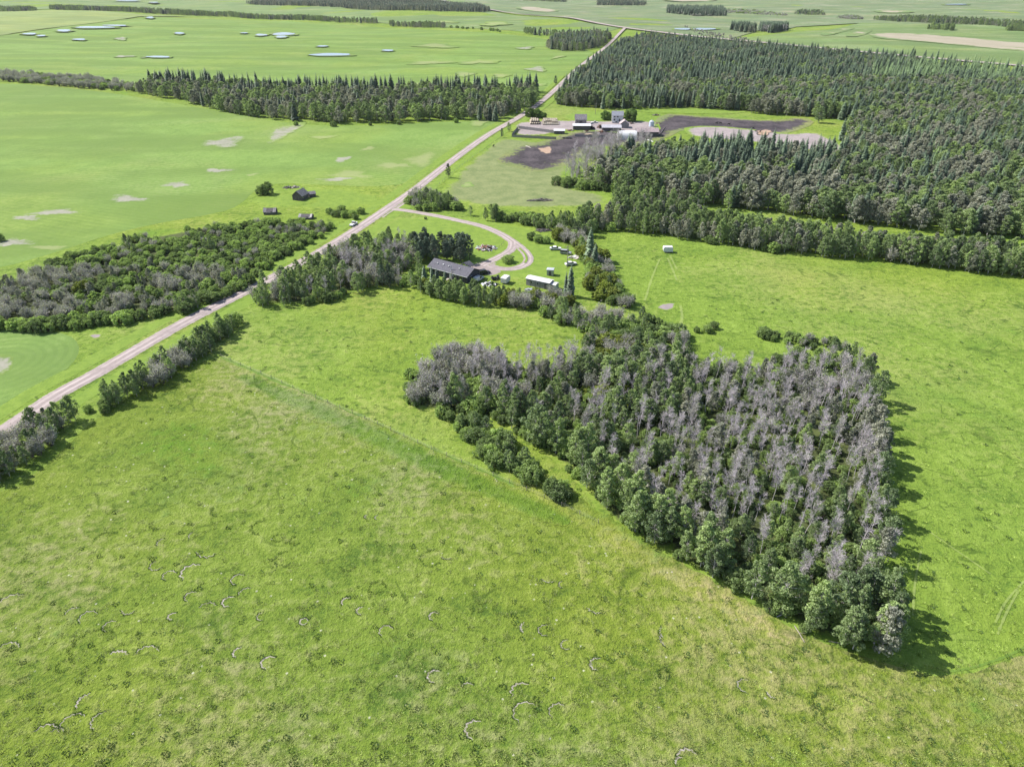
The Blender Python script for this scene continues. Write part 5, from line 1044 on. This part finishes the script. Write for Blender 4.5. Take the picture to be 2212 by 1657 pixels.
# ------------------------------------------------------------------ round bales
bale_m = MB().tube([(0, -.72, .75), (0, -.70, .75), (0, .70, .75), (0, .72, .75)], [.70, .75, .75, .70], 14).mesh('bale', M_HAY, False); bale_m.materials.append(M_HAYEND)
for p_ in bale_m.polygons:
    if abs(p_.normal.y) > .8: p_.material_index = 1
def bale(loc, rz, label, group):
    o = link('hay_bale', bale_m); o.location = loc; o.rotation_euler = (0, 0, rz); tag(o, label, 'hay bale', group)
for (px, py), nx, ny, rz, lab, dk in (((1158, 270), 5, 6, 0.06, 'round hay bale with its dark end toward the corral, left stack', 0), ((1192, 271), 8, 5, math.pi / 2 + .04, 'pale round hay bale lying side-on in the right stack', 1)):
    o0 = un3(px, py)
    for i in range(nx):
        for j in range(ny):
            for k in range(2 if j > 0 else 1):
                if k and (i == nx - 1 or rng.random() < .15): continue
                x = (i - nx / 2 + (.5 if k else 0)) * 1.55; y = j * (2.6 if not dk else 3.4)
                bale((o0.x + x, o0.y + y, k * 1.32 + o0.z), rz + rng.uniform(-.08, .08), ('upper ' if k else 'bottom ') + lab, ('upper ' if k else 'bottom ') + lab + 's')

# ------------------------------------------------------------------ fences, corral, poles
def wire_fence(label, pts, gap, h=1.15):
    W = [un(*p) for p in pts]; o = Vector((W[0][0], W[0][1], hgt(*W[0]))); t = thing('wire_fence', label, 'fence', o); rr = random.Random(len(pts)); tops = []
    acc = 0; P = []
    for a, b in zip(W, W[1:]):
        d = math.dist(a, b); s = (gap - acc) if P else 0
        while s < d: P.append((a[0] + (b[0] - a[0]) * s / d, a[1] + (b[1] - a[1]) * s / d)); s += gap
        acc = (acc + d) % gap if P else d
    P = P[:100]
    pm = MB().tube([(0, 0, -.2), (0, 0, h)], [.075, .06], 7).mesh('post', M_POLE)
    for x, y in P:
        q = link('post', pm, t); q.location = (x - o.x, y - o.y, hgt(x, y) - o.z); q.rotation_euler = (rr.gauss(0, .05), rr.gauss(0, .05), 0)
    for z in (.45, .75, 1.02):
        MB().tube([(x - o.x, y - o.y, hgt(x, y) - o.z + z) for x, y in P], .012, 3).build('wire', M_WIRE, t)
wire_fence('wire fence on thin posts dividing the two near pastures', FENCE, 4.6)
wire_fence('wire fence along the gravel road beside the grazed paddock', [(944, 404), (985, 368), (1037, 330), (1082, 300)], 5.0)
wire_fence('short wire fence by the driveway scrap heap', [(1062, 545), (1080, 535), (1092, 522)], 3.0)
def plank_fence(label, a, b, h=2.2):
    p, q = un3(*a), un3(*b); d = q - p; L = math.hypot(d.x, d.y); t = thing('plank_fence', label, 'fence', p, math.atan2(d.y, d.x)); n = max(2, round(L / 2.6))
    m = MB(); rr = random.Random(int(L * 10)); x = 0
    while x < L: 
        w_ = rr.uniform(.16, .26); hh = h * rr.uniform(.9, 1.04); m.box((x + w_ / 2, 0, hh / 2 + .05), (w_ - .02, .05, hh)); x += w_
    m.build('planks', M_GREYW, t)
    for i in range(n + 1): MB().tube([(L * i / n, .09, -.1), (L * i / n, .09, h + .15)], .07, 6).build('post', M_GREYD, t)
    for z in (.6, 1.6): MB().box((L / 2, .055, z), (L, .05, .14)).build('rail', M_GREYD, t)
plank_fence('back plank wall of the corral by the road', (1120, 279), (1198, 289)); plank_fence('left plank wall of the corral beside the small trees', (1106, 296), (1119, 280)); plank_fence('front plank wall of the corral facing the paddock', (1107, 297), (1201, 302), 1.8)
plank_fence('low plank wall in front of the long grey-roofed shed', (1242, 296), (1310, 298), 1.7); plank_fence('short plank wall before the low brown barn', (1376, 303), (1390, 305), 1.8)
def pole(label, px, py, h, arm=0.0):
    t = thing('utility_pole', label, 'utility pole', un3(px, py), arm)
    MB().tube([(0, 0, -.3), (0, 0, h)], [.16, .11], 8).build('pole', M_POLE, t); MB().box((0, -.13, h - .6), (2.0, .1, .12)).build('crossarm', M_POLE, t)
    for x in (-.85, 0, .85): MB().tube([(x, -.13, h - .53), (x, -.13, h - .36)], [.05, .035], 6).build('insulator', M_DIRTY, t)
    MB().tube([(.2, 0, h - 2.2), (.2, 0, h - 1.4)], .16, 8).build('transformer', M_SILV, t)
pole('utility pole in the clump at the corner of road and driveway', 911, 443, 9.5, .5); pole('utility pole beside the old grey car at the homestead', 1225, 578, 9, .3); pole('slim utility pole behind the farm lawn', 1286, 249, 9, 0)
pole('utility pole right of the house behind the conifers', 978, 630, 8, .2)

# ------------------------------------------------------------------ cattle
def cow_mesh():
    m = MB()
    m.tube([(-1.05, 0, 1.05), (-.8, 0, 1.02), (-.1, 0, .98), (.55, 0, 1.05), (.85, 0, 1.2), (1.15, 0, 1.35), (1.3, 0, 1.38), (1.6, 0, 1.2), (1.72, 0, 1.1)], [.14, .32, .36, .36, .25, .17, .16, .12, .07], 10)
    for x in (-.75, .6):
        for s in (-1, 1): m.tube([(x, s * .22, .95), (x + (.06 if x > 0 else -.08), s * .22, .5), (x + (0 if x > 0 else .03), s * .22, .02)], [.14, .075, .06], 6)
    for s in (-1, 1): m.tube([(1.28, s * .12, 1.45), (1.22, s * .32, 1.46)], [.06, .02], 5)
    m.tube([(-1.1, 0, 1.1), (-1.22, 0, .8), (-1.2, 0, .45)], [.035, .03, .05], 5)
    return m.mesh('cow', M_HIDE, True)
cm = cow_mesh()
for i, (px, py, rz, l) in enumerate(((1548, 268, .3, 'black cow standing on the dark feedlot mud, left one of the group'), (1556, 268.5, 2.6, 'black cow beside the left one on the feedlot mud'), (1574, 271, .1, 'black cow standing apart right of the feedlot pair'), (1626, 280, 3.0, 'black cow on the mud just above the straw patch'), (1642, 287, .8, 'black cow feeding on the straw patch'), (1066, 318, 1.2, 'single black cow on the paddock beside the roadside fence'))):
    o = link('cow', cm); o.location = un3(px, py); o.rotation_euler = (0, 0, rz); tag(o, l, 'cow')

# ------------------------------------------------------------------ fairy rings in the near pasture
def ring(x, y, rpx, a0, a1, pale, scale):
    cx, cy = x, y; p = un(cx, cy); dist = math.sqrt(p[0] ** 2 + p[1] ** 2 + 1e4); Rm = rpx * scale * dist / FPX * 1.05
    rr = random.Random(int(cx * 7 + cy)); n = 14; op = ((a0 + a1) / 2 + 180) % 360
    side = 'right' if op < 50 or op > 310 else 'up the slope' if op < 130 else 'left' if op < 230 else 'down the slope'
    size = 'large' if Rm > 2.0 else 'small' if Rm < 1.25 else 'middling'
    where = 'on the lower pasture toward the road' if cx < 400 else 'in the middle of the lower pasture' if cx < 900 else 'on the lower pasture below the fence end' if cx < 1330 else 'on the lower pasture below the woodlot corner'
    look = {2: 'bright pale', 1: 'patchy pale', 0: 'dark green'}[pale]
    lab = f"{size} {look} grass ring opening {side}, {where}".replace('on the lower pasture', 'lower pasture')
    t = thing('grass_ring', lab, 'grass ring', (p[0], p[1], 0), 0, f"{size} {look} grass rings opening {side}, {where}")
    ang = [R(a0 + (a1 - a0) * i / n) for i in range(n + 1)]; rad = [Rm * (1 + .10 * math.sin(2.3 * i + rr.uniform(0, 1)) + rr.uniform(-.05, .05)) for i in range(n + 1)]
    if pale:
        w_ = (.125 if pale == 2 else .08) * (1 + Rm * .25); vs = []; cv = []
        for i, (a, q) in enumerate(zip(ang, rad)):
            e = math.sin(math.pi * (i + .35) / (n + .7)) ** .6
            for u, c in ((-1, 0), (-.45, .9), (.45, .9), (1, 0)): k = q - w_ * 1.1 + u * w_ * 1.25 * e; vs.append((math.cos(a) * k, math.sin(a) * k, .05 - .02 * abs(u))); cv.append(c * (1 if pale == 2 else .82))
        fs = [(i * 4 + k, i * 4 + k + 1, i * 4 + 5 + k, i * 4 + 4 + k) for i in range(n) for k in range(3)]
        me = bpy.data.meshes.new('dead_grass'); me.from_pydata(vs, [], fs); me.attributes.new('core', 'FLOAT', 'POINT').data.foreach_set('value', cv); me.materials.append(M_DEAD); link('dead_grass', me, t)
    g = Geo(); rs = np.random.default_rng(int(cx + cy * 3)); nb = int(abs(a1 - a0) / 360 * 6.28 * Rm * (32 if pale else 36)); V = []; F = []
    for i in range(nb):
        u = rs.uniform(0, 1); a = R(a0 + (a1 - a0) * u); q = np.interp(u * n, range(n + 1), rad) + rs.normal(.05, .07 if pale else .2); x_, y_ = math.cos(a) * q, math.sin(a) * q; h = rs.uniform(.12, .30); l = rs.normal(0, .09, 2); wd = rs.uniform(.03, .06); b = rs.uniform(0, 3.14); k = len(V)
        V += [(x_ - math.cos(b) * wd, y_ - math.sin(b) * wd, 0), (x_ + math.cos(b) * wd, y_ + math.sin(b) * wd, 0), (x_ + l[0], y_ + l[1], h)]; F.append((k, k + 1, k + 2))
    me = bpy.data.meshes.new('dark_grass'); me.from_pydata(V, [], F); me.materials.append(L_GTUFT); link('dark_grass', me, t)
RA = [(1395, 650, 38, 60, 290, 2), (1500, 600, 42, 70, 200, 1), (1165, 470, 58, 60, 250, 2), (1635, 1020, 42, 45, 270, 2), (1455, 960, 34, 80, 260, 2), (530, 1260, 50, 100, 230, 2), (615, 1375, 48, 90, 260, 1), (700, 1010, 62, 40, 140, 2), (65, 660, 58, 60, 210, 1), (40, 950, 52, 20, 160, 1), (990, 290, 30, 90, 240, 1), (955, 430, 36, 120, 340, 1), (1190, 245, 35, 130, 230, 1), (1350, 90, 52, 160, 290, 0), (1590, 200, 52, 80, 280, 0), (1450, 515, 38, 50, 280, 1), (1165, 620, 35, 60, 260, 1), (1260, 695, 46, 30, 170, 1), (1595, 740, 28, 90, 300, 1), (555, 920, 92, 50, 230, 0), (890, 975, 58, 20, 180, 1), (392, 1040, 34, 0, 345, 0), (670, 800, 35, 60, 260, 1), (440, 720, 36, 60, 200, 1), (535, 745, 42, 30, 250, 1), (570, 1065, 42, 90, 240, 0), (440, 1390, 52, 40, 220, 1), (265, 1470, 62, 20, 160, 1), (345, 1450, 30, 10, 170, 1), (1850, 770, 26, 0, 340, 2), (1935, 1000, 42, 70, 280, 0), (1270, 330, 62, 200, 330, 1), (985, 170, 52, 160, 280, 0), (1800, 280, 32, 100, 330, 0), (1690, 265, 28, 100, 320, 0), (1030, 490, 34, 20, 270, 1), (790, 690, 40, 200, 340, 1), (1735, 390, 52, 90, 330, 0), (640, 270, 50, 40, 200, 0), (1050, 740, 26, 60, 300, 2)]
RB = [(130, 640, 32, 80, 280, 2), (290, 770, 42, 20, 250, 1), (35, 580, 34, 60, 240, 2), (602, 675, 34, 40, 260, 2), (605, 1065, 46, 50, 280, 2), (1170, 1165, 66, 50, 210, 2), (1195, 1300, 72, 40, 240, 1), (870, 1410, 62, 60, 260, 2), (1460, 860, 36, 70, 300, 1), (1545, 860, 27, 120, 330, 0), (1662, 985, 48, 60, 270, 2), (1320, 765, 42, 60, 290, 1), (1215, 750, 52, 120, 230, 2), (818, 1140, 38, 30, 180, 1), (1345, 420, 46, 200, 310, 1), (2095, 1045, 29, 0, 345, 0), (1405, 1290, 52, 40, 230, 1), (685, 280, 36, 200, 320, 1), (1015, 235, 42, 80, 270, 0), (45, 340, 48, 200, 340, 0), (580, 300, 62, 80, 330, 0), (165, 30, 17, 80, 280, 2), (237, 35, 20, 90, 260, 1), (1660, 600, 68, 200, 290, 1), (2130, 780, 60, 130, 220, 1), (480, 960, 52, 120, 240, 0), (1045, 1400, 42, 60, 230, 0), (285, 1150, 42, 110, 250, 0), (230, 490, 46, 0, 330, 0), (2200, 1620, 34, 60, 220, 2), (1440, 470, 30, 100, 260, 1)]
RC4 = [(705, 1030, 36, 50, 270, 1), (860, 1065, 34, 170, 270, 2), (400, 1430, 56, 30, 180, 2), (835, 1300, 46, 30, 200, 0), (267, 965, 29, 0, 345, 0), (960, 1030, 42, 100, 300, 0), (1240, 1180, 132, 20, 240, 0), (1125, 1125, 42, 60, 260, 0), (1195, 1210, 50, 70, 270, 0), (310, 780, 58, 140, 230, 1), (1560, 1140, 52, 20, 150, 0), (1580, 1205, 32, 20, 180, 0), (645, 890, 38, 60, 250, 0), (750, 860, 44, 90, 240, 0), (1520, 1235, 26, 250, 420, 0), (2070, 930, 30, 120, 260, 0)]
for L_, sc, ox, oy in ((RA, .3547, 0, 1069), (RB, .3333, 737, 1106), (RC4, .4, 1327, 1069)):
    for x, y, r_, a0, a1, pl in L_:
        if oy + y * sc < 1670: ring(ox + x * sc, oy + y * sc, r_, a0, a1, pl, sc)

# ------------------------------------------------------------------ tussocks of longer grass
def tussock(seed, col, nb=30, h=.16, rad=.34):
    rs = np.random.default_rng(seed); V = []; F = []
    for i in range(nb):
        a = rs.uniform(0, 6.28); q = rad * math.sqrt(rs.random()); x, y = math.cos(a) * q, math.sin(a) * q; hh = h * rs.uniform(.5, 1.1); l = np.array([math.cos(a), math.sin(a)]) * rs.uniform(.05, .26) + rs.normal(0, .05, 2); b = a + 1.57 + rs.normal(0, .4); wd = rs.uniform(.035, .07); k = len(V)
        V += [(x - math.cos(b) * wd, y - math.sin(b) * wd, 0), (x + math.cos(b) * wd, y + math.sin(b) * wd, 0), (x + l[0], y + l[1], hh)]; F.append((k, k + 1, k + 2))
    me = bpy.data.meshes.new('tussock'); me.from_pydata(V, [], F); me.materials.append(col)
    class T: pass
    p = T(); p.H = 1; p.name = 'tussock' + str(seed); p.whole = bpy.data.objects.new('tussock_mass_member', me); return p
L_TA = leaf_mat('olive_grass_blades', (.19, .25, .065), .35, (1.1, 1, 1), .35); L_TB = leaf_mat('bright_grass_blades', (.25, .36, .075), .3, (1.1, 1, 1), .35); L_TC = leaf_mat('dark_tuft_blades', (.055, .105, .022), .3, (1, 1, 1), .25)
KINDS['tussock'] = [tussock(1, L_TA), tussock(2, L_TB), tussock(3, L_TC, 40, .22, .42), tussock(4, L_TA, 34, .13, .5)]
NP = [un(*p) for p in [(-700, 1000), (230, 880), (478, 772), (800, 910), (1050, 1022), (1270, 1120), (1600, 1290), (1900, 1430), (2240, 1400), (2700, 1420), (2700, 2600), (-700, 2600)]]
WL = [un(*p) for p in WOOD]; rt = random.Random(5); recs = []
for i in range(7000):
    px, py = rt.uniform(-30, 2240), 1670 - 1100 * rt.random() ** 1.5; p = un(px, py)
    if pt_in(WL, *p): continue
    near = pt_in(NP, *p)
    if not near and py < 640: continue
    if px < 560 and not near: continue
    v = rt.choices((0, 1, 2, 3), (5, 1, 1.2, 4) if near else (0, 8, .8, 0))[0]
    recs.append(('tussock', v, (p[0], p[1], 0), (0, 0, rt.uniform(0, 6)), rt.uniform(.6, 1.5)))
mass('grass_tussocks', recs, 'tussocks of longer grass scattered over the near pastures')

# ------------------------------------------------------------------ air
hb = MB().box((0, 4300, 53.5), (16000, 10000, 113)).build('haze', None); hb['kind'] = 'stuff'
m, t_ = newmat('thin_haze'); hb.data.materials.clear(); hb.data.materials.append(m)
pv = t_.n('ShaderNodeVolumePrincipled'); pv.inputs['Color'].default_value = (.86, .90, .97, 1); pv.inputs['Density'].default_value = HAZE; pv.inputs['Anisotropy'].default_value = .2
t_.put(t_.n('ShaderNodeOutputMaterial').inputs[1], pv.outputs[0])
